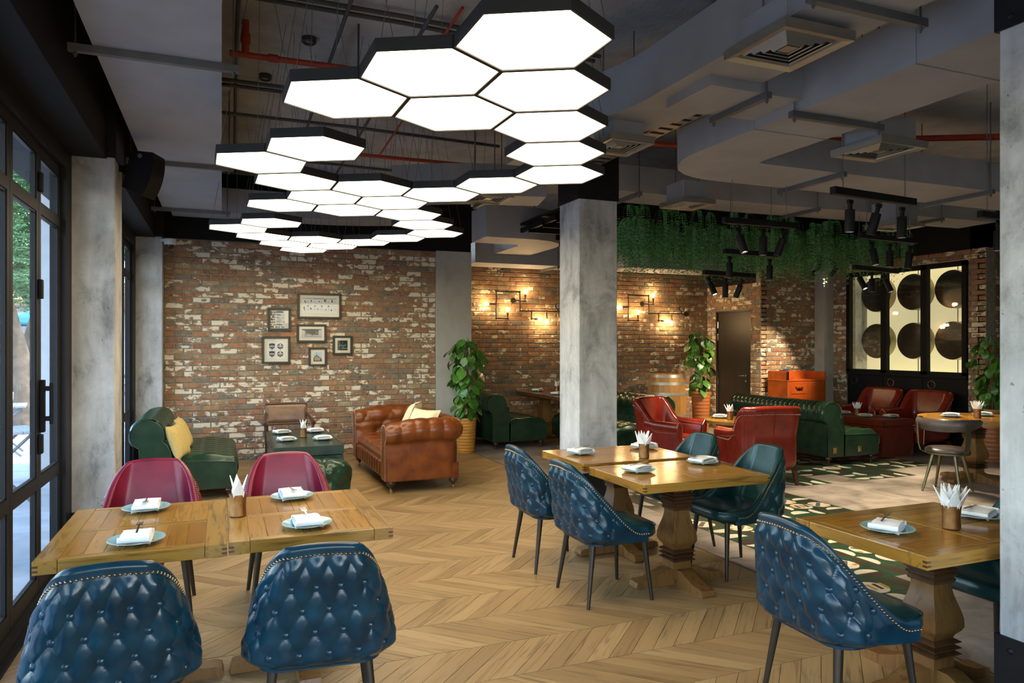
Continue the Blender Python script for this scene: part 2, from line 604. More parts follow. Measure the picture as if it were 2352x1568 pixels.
def smoothstep(a, b, x):
    t = max(0.0, min(1.0, (x - a) / (b - a)))
    return t * t * (3 - 2 * t)


def turned_leg(h=0.16, r=0.035):
    m = MB()
    m.lathe([(r * 0.7, h), (r * 1.0, h * 0.92), (r * 1.25, h * 0.78), (r * 1.25, h * 0.66), (r * 0.8, h * 0.52), (r * 0.55, h * 0.46),
             (r * 0.5, h * 0.30), (r * 0.42, h * 0.12), (r * 0.42, 0.0)], 12)
    return m

# ------------------------------------------------------------------ the setting
FY = 1650.0
CT, ST = math.cos(R(22)), math.sin(R(22))


def in_view(x, y, z):
    """is a point of the room inside the photograph's frame (used only to choose which pieces are built singly)"""
    a, d = x * CT - y * ST, x * ST + y * CT
    if d < 0.3:
        return None
    px, py = 1176 + FY * a / d, 792 + FY * (1.6 - z) / d
    return d if (-20 < px < 2372 and -20 < py < 1588) else None


def clip_x(poly, lo, hi):
    for sgn, lim in ((1, lo), (-1, -hi)):
        out = []
        for i in range(len(poly)):
            a, b = poly[i - 1], poly[i]
            da, db = sgn * a[0] - lim, sgn * b[0] - lim
            if da >= 0:
                out.append(a)
            if (da >= 0) != (db >= 0):
                t = da / (da - db)
                out.append((a[0] + (b[0] - a[0]) * t, a[1] + (b[1] - a[1]) * t))
        poly = out
        if not poly:
            return []
    return poly


WOOD_EDGE = 3.48


def build_floor():
    m = MB()
    m.box(-1.2, 14, -3.2, 12.2, -0.12, -0.013)
    fl = tag(m.build('floor', 'grout', None, False), kind='structure')
    # chevron planks
    row, pitch, g = 0.38, 0.131, 0.0016
    singles, rest = [], {0: MB(), 1: MB()}
    meshes = []
    for d in (0, 1):
        sg = 1 if d == 0 else -1
        poly = [(g, g), (pitch - g, g), (pitch - g + sg * (row - 2 * g), row - g), (g + sg * (row - 2 * g), row - g)]
        ca, sa = math.cos(-sg * PI / 4), math.sin(-sg * PI / 4)
        q = MB()
        q.prism([(x * ca - y * sa, x * sa + y * ca) for x, y in poly], -0.012, 0.0)
        meshes.append(q.mesh('plank', 'oak', False))
    k0 = int(math.floor((-3.2 - 3.22) / row))
    for k in range(k0, 20):
        y = 3.22 + k * row
        if y > 10.62:
            break
        d = k % 2
        sg = 1 if d == 0 else -1
        n = -60
        while n < 60:
            x = n * pitch + (0.03 if d else 0.0)
            n += 1
            poly = [(x + g, y + g), (x + pitch - g, y + g), (x + pitch - g + sg * (row - 2 * g), y + row - g), (x + g + sg * (row - 2 * g), y + row - g)]
            c = clip_x(poly, -1.06, WOOD_EDGE)
            if len(c) < 3:
                continue
            whole = min(p[0] for p in poly) > -1.06 and max(p[0] for p in poly) < WOOD_EDGE
            dd = in_view(x + pitch / 2 + sg * row / 2, y + row / 2, 0)
            if whole and dd:
                singles.append((dd, x, y, d))
            else:
                add_plank(rest[d], c, sg)
    singles.sort()
    for dd, x, y, d in singles[:300]:
        sg = 1 if d == 0 else -1
        link('plank', meshes[d], fl, (x, y, random.uniform(-0.0006, 0.0004)), sg * PI / 4)
    for dd, x, y, d in singles[300:]:
        sg = 1 if d == 0 else -1
        poly = [(x + g, y + g), (x + pitch - g, y + g), (x + pitch - g + sg * (row - 2 * g), y + row - g), (x + g + sg * (row - 2 * g), y + row - g)]
        add_plank(rest[d], poly, sg)
    for d in (0, 1):
        o = rest[d].build('plank_field', 'oak', fl, False, rz=(1 if d == 0 else -1) * PI / 4)
        o['kind'] = 'stuff'
    # tiles on the right
    cell, q = 0.45, 0.225
    gm = MB()
    t = 0.0012
    gm.box(t, cell - t, t, cell - t, -0.012, 0.0)
    grey = gm.mesh('tile', 'grey_tile', False)
    sm = MB()
    sm.box(WOOD_EDGE + 0.012, 3.87 - t, t, cell - t, -0.012, 0.0)
    strip = sm.mesh('tile', 'grey_tile', False)
    tm = MB()
    tm.box(WOOD_EDGE, WOOD_EDGE + 0.010, -3.1, 10.6, -0.012, 0.001)
    tm.build('edge_strip', 'bronze_leg', fl, False)
    pats = [pattern_tile(k, q) for k in range(5)]
    rest_t = MB()
    rnd = random.Random(3)
    cells = []
    for i in range(0, 23):
        for j in range(-13, 20):
            x, y = 3.87 + i * cell, 3.17 + j * cell
            if y > 12:
                continue
            cells.append((x, y))
    for j in range(-13, 20):
        y = 3.17 + j * cell
        if in_view(3.7, y + 0.2, 0):
            link('tile', strip, fl, (0, y, 0))
        elif y < 11.6:
            rest_t.box(WOOD_EDGE + 0.012, 3.87 - t, y + t, y + cell - t, -0.012, 0)

    def green(x, y):
        if 3.8 < x < 5.6 and 3.1 < y < 6.7:
            return not (y < 3.5 and x > 4.3) and not (y > 6.2 and x > 5.0) and not (y < 4.4 and x > 5.2)
        if 6.05 < x < 8.7 and 6.3 < y < 7.9:
            k = int(round((x - 3.87) / cell))
            return y > (6.6 if k % 3 == 0 else 6.3) and not (x > 8.2 and y < 6.6)
        return False
    n1 = 0
    for x, y in sorted(cells, key=lambda c: c[0] * ST + c[1] * CT):
        if green(x, y):
            for a in (0, 1):
                for b in (0, 1):
                    h = (int(round(x / q)) + a * 3 + int(round(y / q)) * 2 + b * 5)
                    r = rnd.random()
                    k = 4 if r < 0.05 else (3 if r < 0.08 else (0 if r < 0.42 else (1 if r < 0.85 else 2)))
                    rot = rnd.choice((0, 1, 2, 3)) * PI / 2
                    link('patterned_tile', pats[k], fl, (x + (a + 0.5) * q, y + (b + 0.5) * q, rnd.uniform(-0.0005, 0.0003)), rot)
        elif in_view(x + 0.22, y + 0.22, 0) and n1 < 280:
            link('tile', grey, fl, (x, y, rnd.uniform(-0.0005, 0.0003)))
            n1 += 1
        else:
            rest_t.box(x + t, x + cell - t, y + t, y + cell - t, -0.012, 0)
    o = rest_t.build('tile_field', 'grey_tile', fl, False)
    o['kind'] = 'stuff'


def add_plank(mb, poly, sg):
    ca, sa = math.cos(-sg * PI / 4), math.sin(-sg * PI / 4)
    mb.prism([(x * ca - y * sa, x * sa + y * ca) for x, y in poly], -0.012, 0.0)


def pattern_tile(k, q):
    m = MB()
    h = q / 2 - 0.0012
    m.box(-h, h, -h, h, -0.012, 0.0)
    z = 0.0004

    def half(cx, cy, r, a0, mi, a1=PI, sx=1.0):
        m.cur = mi
        m.flat([(cx + r * math.cos(a0 + a1 * i / 16), cy + r * math.sin(a0 + a1 * i / 16) * sx, z) for i in range(17)])
    if k == 0:
        half(0.0, -0.02, h * 0.92, 0, 1)
    elif k == 1:
        half(0.0, -0.02, h * 0.92, 0, 2)
    elif k == 2:
        half(-0.0, 0.01, h * 0.9, 0, 1, sx=0.75)
        half(0.0, -0.01, h * 0.9, PI, 2, sx=0.75)
    elif k == 3:
        half(0, 0, h * 0.97, 0, 1, 2 * PI)
        z = 0.0007
        for i in range(4):
            a = i * 0.055 - 0.085
            m.cur = 3 if i % 2 else 2
            m.flat([(a, -0.05, z), (a + 0.03, -0.05, z), (a + 0.05, 0.05, z), (a + 0.02, 0.05, z)])
    else:
        half(0, 0, h * 0.97, 0, 1, 2 * PI)
        z = 0.0007
        m.cur = 4
        m.flat([(-0.09, -0.045, z), (-0.055, -0.07, z), (0.075, 0.055, z), (0.045, 0.08, z)])
        m.cur = 3
        m.flat([(-0.105, 0.02, z), (-0.05, 0.02, z), (-0.05, 0.055, z), (-0.105, 0.055, z)])
        m.flat([(0.02, -0.10, z), (0.06, -0.10, z), (0.06, -0.06, z), (0.02, -0.06, z)])
        m.flat([(0.07, -0.02, z), (0.105, -0.02, z), (0.105, 0.015, z), (0.07, 0.015, z)])
    return m.mesh('patterned_tile', ['tile_green', 'tile_white', 'tile_brown', 'tile_ochre', 'tile_grey_bar'], False)


BRICK_MESH = {}


def brick_mesh(mat):
    if mat not in BRICK_MESH:
        m = MB()
        a, b, c = 0.1055, 0.0318, 0.006
        vs = [(-a, -0.02, -b), (a, -0.02, -b), (a, -0.02, b), (-a, -0.02, b), (-a, 0.004, -b), (a, 0.004, -b), (a, 0.004, b), (-a, 0.004, b),
              (-a + c, 0.009, -b + c), (a - c, 0.009, -b + c), (a - c, 0.009, b - c), (-a + c, 0.009, b - c)]
        fs = [(0, 1, 5, 4), (1, 2, 6, 5), (2, 3, 7, 6), (3, 0, 4, 7), (4, 5, 9, 8), (5, 6, 10, 9), (6, 7, 11, 10), (7, 4, 8, 11), (8, 9, 10, 11)]
        m.add(vs, fs)
        BRICK_MESH[mat] = (m, m.mesh('brick', mat, False))
    return BRICK_MESH[mat]


def brick_wall(name, origin, ang, length, z1, mat='brick', holes=(), singles=300, depth=0.12, zmin_single=0.0, z0=0.0):
    """wall with local x along its length, local y out of its face"""
    m = MB()
    if holes:
        hx0, hx1, hz0, hz1 = holes[0]
        m.box(0, hx0, -depth, 0, z0, z1)
        m.box(hx1, length, -depth, 0, z0, z1)
        if hz1 < z1:
            m.box(hx0, hx1, -depth, 0, hz1, z1)
        if hz0 > z0:
            m.box(hx0, hx1, -depth, 0, z0, hz0)
    else:
        m.box(0, length, -depth, 0, z0, z1)
    w = tag(m.build(name, 'mortar', None, False, loc=(origin[0], origin[1], 0), rz=ang), kind='structure')
    src, me = brick_mesh(mat)
    ca, sa = math.cos(ang), math.sin(ang)
    rest = MB()
    cand = []
    px, pz = 0.227, 0.0775
    rr = random.Random(hash(name) % 1000 if False else len(name) * 17 + int(length * 100))
    k = 0
    while z0 + (k + 1) * pz <= z1 + 0.03:
        zc = z0 + (k + 0.5) * pz
        i = 0
        while True:
            xa = i * px - (px / 2 if k % 2 else 0)
            i += 1
            if xa > length:
                break
            spans = [(max(0.004, xa + 0.007), min(length - 0.002, xa + px - 0.007))]
            for (a, b, c, d) in holes:
                if c - 0.02 < zc < d + 0.02:
                    ns = []
                    for s0, s1 in spans:
                        if s1 <= a or s0 >= b:
                            ns.append((s0, s1))
                        else:
                            if s0 < a:
                                ns.append((s0, a - 0.002))
                            if s1 > b:
                                ns.append((b + 0.002, s1))
                    spans = ns
            for s0, s1 in spans:
                if s1 - s0 < 0.02:
                    continue
                xc = (s0 + s1) / 2
                wx, wy = origin[0] + xc * ca, origin[1] + xc * sa
                full = abs((s1 - s0) - 0.213) < 0.004
                dd = in_view(wx, wy, zc)
                if full and dd and zc > zmin_single:
                    cand.append((dd, xc, zc))
                else:
                    put_brick(rest, src, xc, zc, (s1 - s0) / 0.213, rr)
        k += 1
    cand.sort()
    step = cand[:singles]
    for dd, xc, zc in step:
        link('brick', me, w, (xc + rr.uniform(-0.002, 0.002), rr.uniform(-0.004, 0.004), zc + rr.uniform(-0.0015, 0.0015)))
    for dd, xc, zc in cand[singles:]:
        put_brick(rest, src, xc, zc, 1.0, rr)
    if rest.v:
        o = rest.build('brick_field', mat, w, False)
        o['kind'] = 'stuff'
    return w


def put_brick(rest, src, xc, zc, sx, rr):
    dy = rr.uniform(-0.004, 0.004)
    rest.add([(xc + p[0] * sx, p[1] + dy, zc + p[2]) for p in src.v], src.f)


def column(label, x0, x1, y0, y1, base=0.36, cap=3.01, top=3.95):
    t = thing('column', label, 'column', ((x0 + x1) / 2, (y0 + y1) / 2, 0))
    a, b = (x1 - x0) / 2, (y1 - y0) / 2
    m = MB()
    m.box(-a, a, -b, b, 0.0, cap + 0.05, 0.006)
    m.build('shaft', 'concrete', t, False)
    for nm, z0, z1 in (('base_plate', 0.0, base), ('cap_plate', cap, top)):
        m = MB()
        e = 0.012
        m.box(-a - e, a + e, -b - e, -b + 0.0, z0, z1)
        m.box(-a - e, a + e, b, b + e, z0, z1)
        m.box(-a - e, -a, -b, b, z0, z1)
        m.box(a, a + e, -b, b, z0, z1)
        pl = m.build(nm, 'black_steel', t, False)
        bm = MB()
        bm.lathe([(0.014, 0), (0.013, 0.004), (0.008, 0.008), (0.001, 0.010)], 10, False)
        bme = bm.mesh('bolt', 'black_steel')
        zz = (z1 - 0.05, z0 + 0.07) if nm == 'base_plate' else (z0 + 0.04,)
        for z in zz:
            for k in (-0.75, 0.0, 0.75) if nm == 'cap_plate' else (-0.75, 0.75):
                link('bolt', bme, pl, (k * a, -b - e, z), rot=(R(90), 0, 0))
                link('bolt', bme, pl, (-a - e, k * b, z), rot=(0, R(-90), 0))
    return t


def glazing(name, ya, yb, x=-1.08, handle_at=None):
    w = struct(name, (x, 0, 0))
    m = MB()
    m.box(-0.05, 0.05, ya, yb, 2.86, 3.0)
    m.box(-0.05, 0.06, ya, yb, 0.0, 0.045)
    m.box(-0.05, 0.05, ya, ya + 0.06, 0.045, 2.86)
    m.box(-0.05, 0.05, yb - 0.21, yb, 0.045, 2.86)
    m.build('window_frame', 'black_steel', w, False)
    n = max(1, int(round((yb - ya - 0.27) / 0.66)))
    lw = (yb - ya - 0.27) / n
    for i in range(n):
        y0 = ya + 0.06 + i * lw + 0.003
        y1 = y0 + lw - 0.006
        m = MB()
        st = 0.055
        m.box(-0.018, 0.018, y0, y0 + st, 0.05, 2.855)
        m.box(-0.018, 0.018, y1 - st, y1, 0.05, 2.855)
        for z0, z1 in ((0.05, 0.15), (0.70, 0.775), (2.43, 2.50), (2.79, 2.855)):
            m.box(-0.018, 0.018, y0 + st, y1 - st, z0, z1)
        # glazing beads
        for z0, z1 in ((0.15, 0.70), (0.775, 2.43), (2.50, 2.79)):
            for zz in (z0, z1 - 0.012):
                m.box(-0.010, 0.012, y0 + st, y1 - st, zz, zz + 0.010)
            for yy in (y0 + st, y1 - st - 0.012):
                m.box(-0.010, 0.012, yy, yy + 0.010, z0, z1)
        leaf = m.build('door_leaf', 'black_steel', w, False)
        for z0, z1 in ((0.15, 0.70), (0.775, 2.43), (2.50, 2.79)):
            p = MB()
            p.box(-0.004, 0.004, y0 + st, y1 - st, z0, z1)
            p.build('pane', 'glass', leaf, False)
        for z in (0.22, 0.98, 1.95, 2.62):
            if i % 2 == 1:
                h = MB()
                h.box(0.018, 0.04, y0 - 0.028, y0 + 0.022, z - 0.06, z + 0.06, 0.003)
                h.build('hinge', 'black_paint', leaf, False)
        if i % 2 == 1:
            h = MB()
            h.box(0.018, 0.045, y0 + 0.008, y0 + 0.05, 1.05, 1.38, 0.003)
            h.box(0.045, 0.085, y0 + 0.02, y0 + 0.04, 1.12, 1.15)
            h.box(0.045, 0.085, y0 + 0.02, y0 + 0.04, 1.31, 1.34)
            h.box(0.07, 0.09, y0 + 0.016, y0 + 0.044, 1.10, 1.36, 0.004)
            h.build('handle', 'black_paint', leaf, False)
    return w


def build_shell():
    build_floor()
    brick_wall('wall_back', (3.04, 10.65), PI, 3.755, 3.03, 'brick', zmin_single=0.9)
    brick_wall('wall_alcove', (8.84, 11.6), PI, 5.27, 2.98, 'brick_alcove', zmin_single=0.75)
    brick_wall('wall_door_side', (8.81, 10.09), PI / 2, 1.51, 2.71, 'brick', ((0.27, 1.25, 0.0, 2.24),), 0)
    brick_wall('wall_back_right', (10.05, 10.09), PI, 1.247, 3.1, 'brick', (), 0)
    brick_wall('wall_fan_side', (10.25, 7.06), PI / 2, 2.80, 3.0, 'brick', ((0.27, 2.50, 0.0, 2.88),), 0, 0.2)
    brick_wall('wall_right_return', (13.0, 7.08), PI, 2.75, 3.0, 'brick', (), 0)
    # plaster pilasters
    m = MB()
    m.box(3.04, 3.60, 10.60, 11.7, 0, 3.04)
    tag(m.build('wall_pilaster', 'plaster', None, False), kind='structure')
    m = MB()
    m.box(10.03, 10.27, 9.86, 10.2, 0, 3.1)
    tag(m.build('wall_pilaster_right', 'plaster', None, False), kind='structure')
    # black upper walls
    m = MB()
    m.box(-1.3, 3.60, 10.62, 10.85, 3.035, 3.96)
    m.box(3.60, 9.0, 11.6, 11.8, 2.98, 3.96)
    m.box(8.83, 9.0, 10.09, 11.7, 2.71, 3.96)
    m.box(9.0, 10.3, 10.09, 10.3, 3.1, 3.96)
    m.box(10.25, 10.45, 7.08, 10.2, 3.0, 3.96)
    m.box(10.25, 13.2, 7.08, 7.3, 3.0, 3.96)
    tag(m.build('wall_upper', 'black_paint', None, False), kind='structure')
    m = MB()
    m.box(13.0, 13.2, -3.2, 7.3, 0, 3.96)
    tag(m.build('wall_right', 'plaster', None, False), kind='structure')
    # street side: beam over the glazing
    m = MB()
    m.box(-1.55, -0.80, -3.2, 10.62, 3.0, 3.96)
    tag(m.build('trim_1', 'black_paint', None, False), kind='structure')
    m = MB()
    m.box(-1.14, -0.98, -3.2, 10.6, -0.02, 0.006)
    tag(m.build('baseboard_left', 'black_steel', None, False), kind='structure')
    # ceiling slab with shallow downstand joints
    m = MB()
    m.box(-1.6, 13.2, -3.2, 12.2, 3.95, 4.15)
    ce = tag(m.build('ceiling', 'ceiling_concrete', None, False), kind='structure')
    # rear wall behind the camera with wide openings to the street
    m = MB()
    m.box(-1.1, 13.0, -3.2, -3.0, 2.95, 3.96)
    for x0, x1 in ((-1.1, -0.8), (1.2, 1.6), (4.0, 13.0)):
        m.box(x0, x1, -3.2, -3.0, 0, 2.95)
    m.box(-1.1, 4.0, -3.2, -3.0, 0, 0.9)
    tag(m.build('wall_front', 'plaster', None, False), kind='structure')
    column('grey concrete column between the glass doors at the left edge', -1.11, -0.75, 6.15, 6.58)
    column('grey concrete column in the far left corner beside the brick wall', -1.12, -0.72, 10.40, 10.80)
    column('free-standing square concrete column in the middle of the room', 3.19, 3.61, 6.17, 6.60)
    column('concrete column with black steel foot cropped by the right edge', 2.95, 3.38, 1.55, 1.98, base=0.42, cap=2.88)
    m = MB()
    m.box(-1.11, -0.75, 1.5, 1.92, 0, 3.0)
    tag(m.build('wall_left_pier', 'concrete', None, False), kind='structure')
    glazing('window_1', 6.58, 10.40)
    glazing('window_2', 1.92, 6.15)
    glazing('window_3', -3.0, 1.5)


build_shell()


def build_door():
    d = struct('door_1', (8.81, 0, 0))
    m = MB()
    m.box(0.03, 0.075, 10.39, 11.31, 0.01, 2.21, 0.003)
    leaf = m.build('door_leaf', 'door_wood', d, False)
    m = MB()
    m.box(0.0, 0.11, 10.36, 10.39, 0, 2.24)
    m.box(0.0, 0.11, 11.31, 11.34, 0, 2.24)
    m.box(0.0, 0.11, 10.36, 11.34, 2.21, 2.24)
    m.box(0.09, 0.12, 10.3, 11.4, 0, 2.3)
    m.build('door_frame', 'door_wood', d, False)
    m = MB()
    m.cyl((0.03, 10.50, 1.04), (0.005, 10.50, 1.04), 0.026, n=14)
    m.cyl((0.03, 10.50, 1.04), (-0.03, 10.50, 1.04), 0.009)
    m.tube([(-0.03, 10.49, 1.04), (-0.035, 10.56, 1.04), (-0.03, 10.64, 1.038)], 0.009)
    m.cyl((0.03, 10.50, 0.94), (0.005, 10.50, 0.94), 0.026, n=14)
    m.cyl((0.01, 10.50, 0.94), (-0.01, 10.50, 0.94), 0.012, n=12)
    m.build('door_handle', 'steel', leaf)
    for z in (0.9, 1.75, 1.98):
        m = MB()
        m.cyl((0.025, 11.305, z - 0.06), (0.025, 11.305, z + 0.06), 0.008, n=8)
        m.build('hinge', 'steel', leaf)


build_door()


def fan_window():
    w = struct('window_4', (10.25, 0, 0))
    ya, yb, zb, zt = 7.34, 9.55, 1.14, 2.86
    m = MB()
    fw = 0.075
    m.box(-0.03, 0.05, ya, yb, zt - fw, zt)
    m.box(-0.03, 0.05, ya, yb, zb - 0.05, zb + fw * 0.6)
    for y in (ya, 8.04 - 0.055, 8.78 - 0.055, yb - fw):
        m.box(-0.03, 0.05, y, y + (0.11 if ya < y < 9.0 else fw), zb, zt)
    m.build('window_frame', 'black_paint', w, False)
    for y0, y1 in ((ya + fw, 7.985), (8.095, 8.725), (8.835, yb - fw)):
        p = MB()
        p.box(0.0, 0.008, y0, y1, zb + 0.04, zt - fw)
        p.build('pane', 'glass', w, False)
    # black cupboard doors under the glass
    c = thing('wall_cupboard', 'tall black cupboard doors below the lit fan window', 'cupboard', (10.25, 0, 0))
    m = MB()
    m.box(0.03, 0.19, ya, yb, 0, zb - 0.05)
    m.build('carcass', 'black_paint', c, False)
    for i in range(3):
        y0 = ya + i * (yb - ya) / 3
        y1 = y0 + (yb - ya) / 3
        m = MB()
        m.box(0.0, 0.03, y0 + 0.004, y1 - 0.004, 0.02, zb - 0.055, 0.003)
        d = m.build('door', 'black_paint', c, False)
        m = MB()
        yc = y1 - 0.16
        m.tube([(-0.012, yc + 0.06 * math.cos(t), 0.98 + 0.06 * math.sin(t)) for t in [2 * PI * k / 20 for k in range(20)]], 0.006, 6, closed=True)
        m.build('ring_handle', 'steel', d)
    # lit light-box behind with six big fan drums
    b = struct('wall_fan_recess', (10.25, 0, 0))
    m = MB()
    m.box(0.75, 0.80, ya - 0.45, yb + 0.85, 0.6, 3.5)
    m.build('back_panel', 'cream_panel', b, False)
    m = MB()
    m.box(0.2, 0.75, yb + 0.25, yb + 0.30, 0.6, 3.5)
    m.box(0.2, 0.75, ya - 0.40, ya - 0.35, 0.6, 3.5)
    m.build('side_panel', 'concrete', b, False)
    m = MB()
    m.box(0.12, 1.0, ya - 0.4, yb + 0.4, 0.55, 0.6)
    m.box(0.12, 1.0, ya - 0.4, yb + 0.4, 3.5, 3.55)
    m.build('recess_board', 'black_paint', b, False)
    dr = MB()
    r = 0.31
    prof = [(r, 0), (r, 0.12), (r * 0.985, 0.135)]
    dr.xf = Matrix.Rotation(R(-90), 4, 'Y')
    dr.lathe(prof, 40, False)
    rim = dr.mesh('drum', 'fan_rim')
    fc = MB()
    fc.xf = Matrix.Rotation(R(-90), 4, 'Y')
    fc.lathe([(r * 0.985, 0.135), (r * 0.97, 0.14), (r * 0.6, 0.150), (0.002, 0.155)], 40, False)
    face = fc.mesh('face', 'fan_black')
    se = MB()
    se.box(-0.158, -0.140, -r * 0.96, r * 0.96, -0.002, 0.002)
    seam = se.mesh('seam', 'dark_grey_metal', False)
    names = ['nearest the plant', 'in the middle', 'farthest along the wall']
    for i, y in enumerate((8.04, 8.75, 9.49)):
        for z, row in ((2.50, 'upper'), (1.67, 'lower')):
            t = thing('fan_drum', 'round black fan drum behind the lit window, %s row, %s' % (row, names[i]), 'fan',
                      (10.25 + 0.75, y, z), 0, 'black fan drums behind the lit window')
            link('drum', rim, t)
            link('face', face, t)
            link('seam', seam, t)
    m = MB()
    for y in (8.04, 8.75, 9.49):
        m.box(0.742, 0.75, y - 0.005, y + 0.005, 0.6, 3.5)
    m.build('panel_joint', 'dark_grey_metal', b, False)
    # the strip lamps of the light box, at its top and foot
    for nm, z, rot in (('upper', 3.42, 0), ('lower', 0.72, PI)):
        L = bpy.data.lights.new('strip_lamp', 'AREA')
        L.shape = 'RECTANGLE'
        L.size, L.size_y = 0.12, 2.2
        L.energy = 7
        L.color = (1.0, 0.86, 0.52)
        o = bpy.data.objects.new('strip_lamp', L)
        COL.objects.link(o)
        o.location = (10.25 + 0.50, 8.45, z)
        o.rotation_euler = (rot, 0, 0)
        tag(o, 'warm strip lamp inside the fan window recess, %s edge' % nm, 'lamp')


fan_window()

# ------------------------------------------------------------------ honeycomb lamps
def build_honeycomb():
    H = 1.2
    Rh = 0.2704 * H
    phi = -0.11157
    tx, ty = 0.0696 * H, 2.3851 * H
    zc = 1.6 + H
    ang = phi - R(22)                    # lattice turned into the room's axes
    cells = [(0, 0), (0, 1), (0, 2), (0, 3), (0, 4), (-1, .5), (-1, 1.5), (-2, 1),
             (-3, 2.5), (-4, 3), (-4, 4), (-3, 4.5), (-2, 5), (-1, 4.5), (-4, 5), (-3, 5.5), (-5, 5.5), (-4, 6), (-3, 6.5),
             (-3, 7.5), (-3, 8.5), (-4, 9), (-5, 9.5), (-6, 9), (-6, 10), (-7, 10.5), (-7, 9.5), (-7, 8.5), (-7, 7.5), (-6, 7)]
    fm = MB()
    hexa = [(math.cos(k * PI / 3), math.sin(k * PI / 3)) for k in range(6)]
    a, b, hh = Rh * 0.990, Rh * 0.962, 0.055
    vs = []
    for r, z in ((a, 0), (a, hh), (b, hh), (b, 0.012), (b, 0)):
        vs += [(r * x, r * y, z) for x, y in hexa]
    fs = []
    for j in range(5):
        for i in range(6):
            j2 = (j + 1) % 5
            fs.append((j * 6 + i, j * 6 + (i + 1) % 6, j2 * 6 + (i + 1) % 6, j2 * 6 + i))
    fs.append(tuple(range(12, 18)))
    fm.add(vs, fs)
    frame = fm.mesh('frame', 'light_frame', False)
    dm = MB()
    dm.add([(b * x, b * y, 0.006) for x, y in hexa], [tuple(range(6))[::-1]])
    diff = dm.mesh('diffuser', 'hex_glow', False)
    wm = MB()
    for k in (0, 2, 4):
        wm.cyl((a * 0.9 * hexa[k][0], a * 0.9 * hexa[k][1], hh), (a * 0.25 * hexa[k][0], a * 0.25 * hexa[k][1], 3.95 - zc), 0.0018, n=5)
    wire = wm.mesh('suspension_wire', 'strut', False)
    ordn = ['first', 'second', 'third', 'fourth', 'fifth', 'sixth']
    cols = {}
    for i, j in cells:
        cols.setdefault(i, []).append(j)
    cn = {0: 'rightmost column', -1: 'second column from the right', -2: 'third column from the right', -3: 'fourth column from the right',
          -4: 'fourth column from the left', -5: 'third column from the left', -6: 'second column from the left', -7: 'leftmost column'}
    for i, j in cells:
        X, Y = 1.5 * i * Rh, math.sqrt(3) * j * Rh
        c, s = math.cos(phi), math.sin(phi)
        cx, cy = c * X - s * Y + tx, s * X + c * Y + ty
        x, y = cx * CT + cy * ST, -cx * ST + cy * CT
        k = sorted(cols[i]).index(j)
        t = thing('hexagon_lamp', 'glowing hexagon ceiling panel, %s from the camera in the %s' % (ordn[k], cn[i]),
                  'ceiling lamp', (x, y, zc), ang, 'honeycomb ceiling lamps')
        link('frame', frame, t)
        link('diffuser', diff, t)
        link('suspension_wire', wire, t)


build_honeycomb()


# ------------------------------------------------------------------ ceiling services
def duct_run(label, path, width, z0, z1, rad=0.28, name='air_duct', hangers=(), top=3.95, seams=()):
    """sheet-metal duct swept along a plan path with rounded elbows"""
    t = thing(name, label, 'duct', (path[0][0], path[0][1], 0))
    ox, oy = path[0]
    pts = []
    for i, p in enumerate(path):
        if 0 < i < len(path) - 1:
            a = Vector(path[i - 1]) - Vector(p)
            b = Vector(path[i + 1]) - Vector(p)
            a.normalize(); b.normalize()
            r = rad + width / 2
            for k in range(9):
                u = k / 8
                q = Vector(p) + a * r * (1 - u) ** 2 + b * r * u ** 2
                pts.append((q.x, q.y))
        else:
            pts.append(p)
    vs = []
    for i, p in enumerate(pts):
        d = Vector(pts[min(i + 1, len(pts) - 1)]) - Vector(pts[max(i - 1, 0)])
        d.normalize()
        n = Vector((-d.y, d.x)) * width / 2
        for s, z in ((-1, z0), (1, z0), (1, z1), (-1, z1)):
            vs.append((p[0] + s * n.x - ox, p[1] + s * n.y - oy, z))
    fs = []
    for i in range(len(pts) - 1):
        for k in range(4):
            fs.append((i * 4 + k, i * 4 + (k + 1) % 4, i * 4 + 4 + (k + 1) % 4, i * 4 + 4 + k))
    fs += [(0, 1, 2, 3), tuple(len(vs) - 4 + k for k in (3, 2, 1, 0))]
    m = MB()
    m.add(vs, fs)
    m.build('duct_body', 'duct', t, True, 30)
    for (x0, x1, y0, y1) in seams:
        m = MB()
        m.box(x0 - ox, x1 - ox, y0 - oy, y1 - oy, z0 - 0.006, z1 + 0.006)
        m.build('seam', 'duct', t, False)
    for (xa, ya, xb, yb) in hangers:
        m = MB()
        d = Vector((xb - xa, yb - ya)).normalized()
        n = Vector((-d.y, d.x)) * 0.02
        A = [(xa - ox - n.x, ya - oy - n.y), (xb - ox - n.x, yb - oy - n.y), (xb - ox + n.x, yb - oy + n.y), (xa - ox + n.x, ya - oy + n.y)]
        m.prism(A, z0 - 0.042, z0 - 0.001)
        for f in (0.04, 0.96):
            x, y = xa + (xb - xa) * f - ox, ya + (yb - ya) * f - oy
            m.cyl((x, y, z0 - 0.07), (x, y, top), 0.006, n=6)
            m.cyl((x, y, z0 - 0.06), (x, y, z0 - 0.042), 0.012, n=6)
        m.build('hanger', 'strut', t, False)
    return t


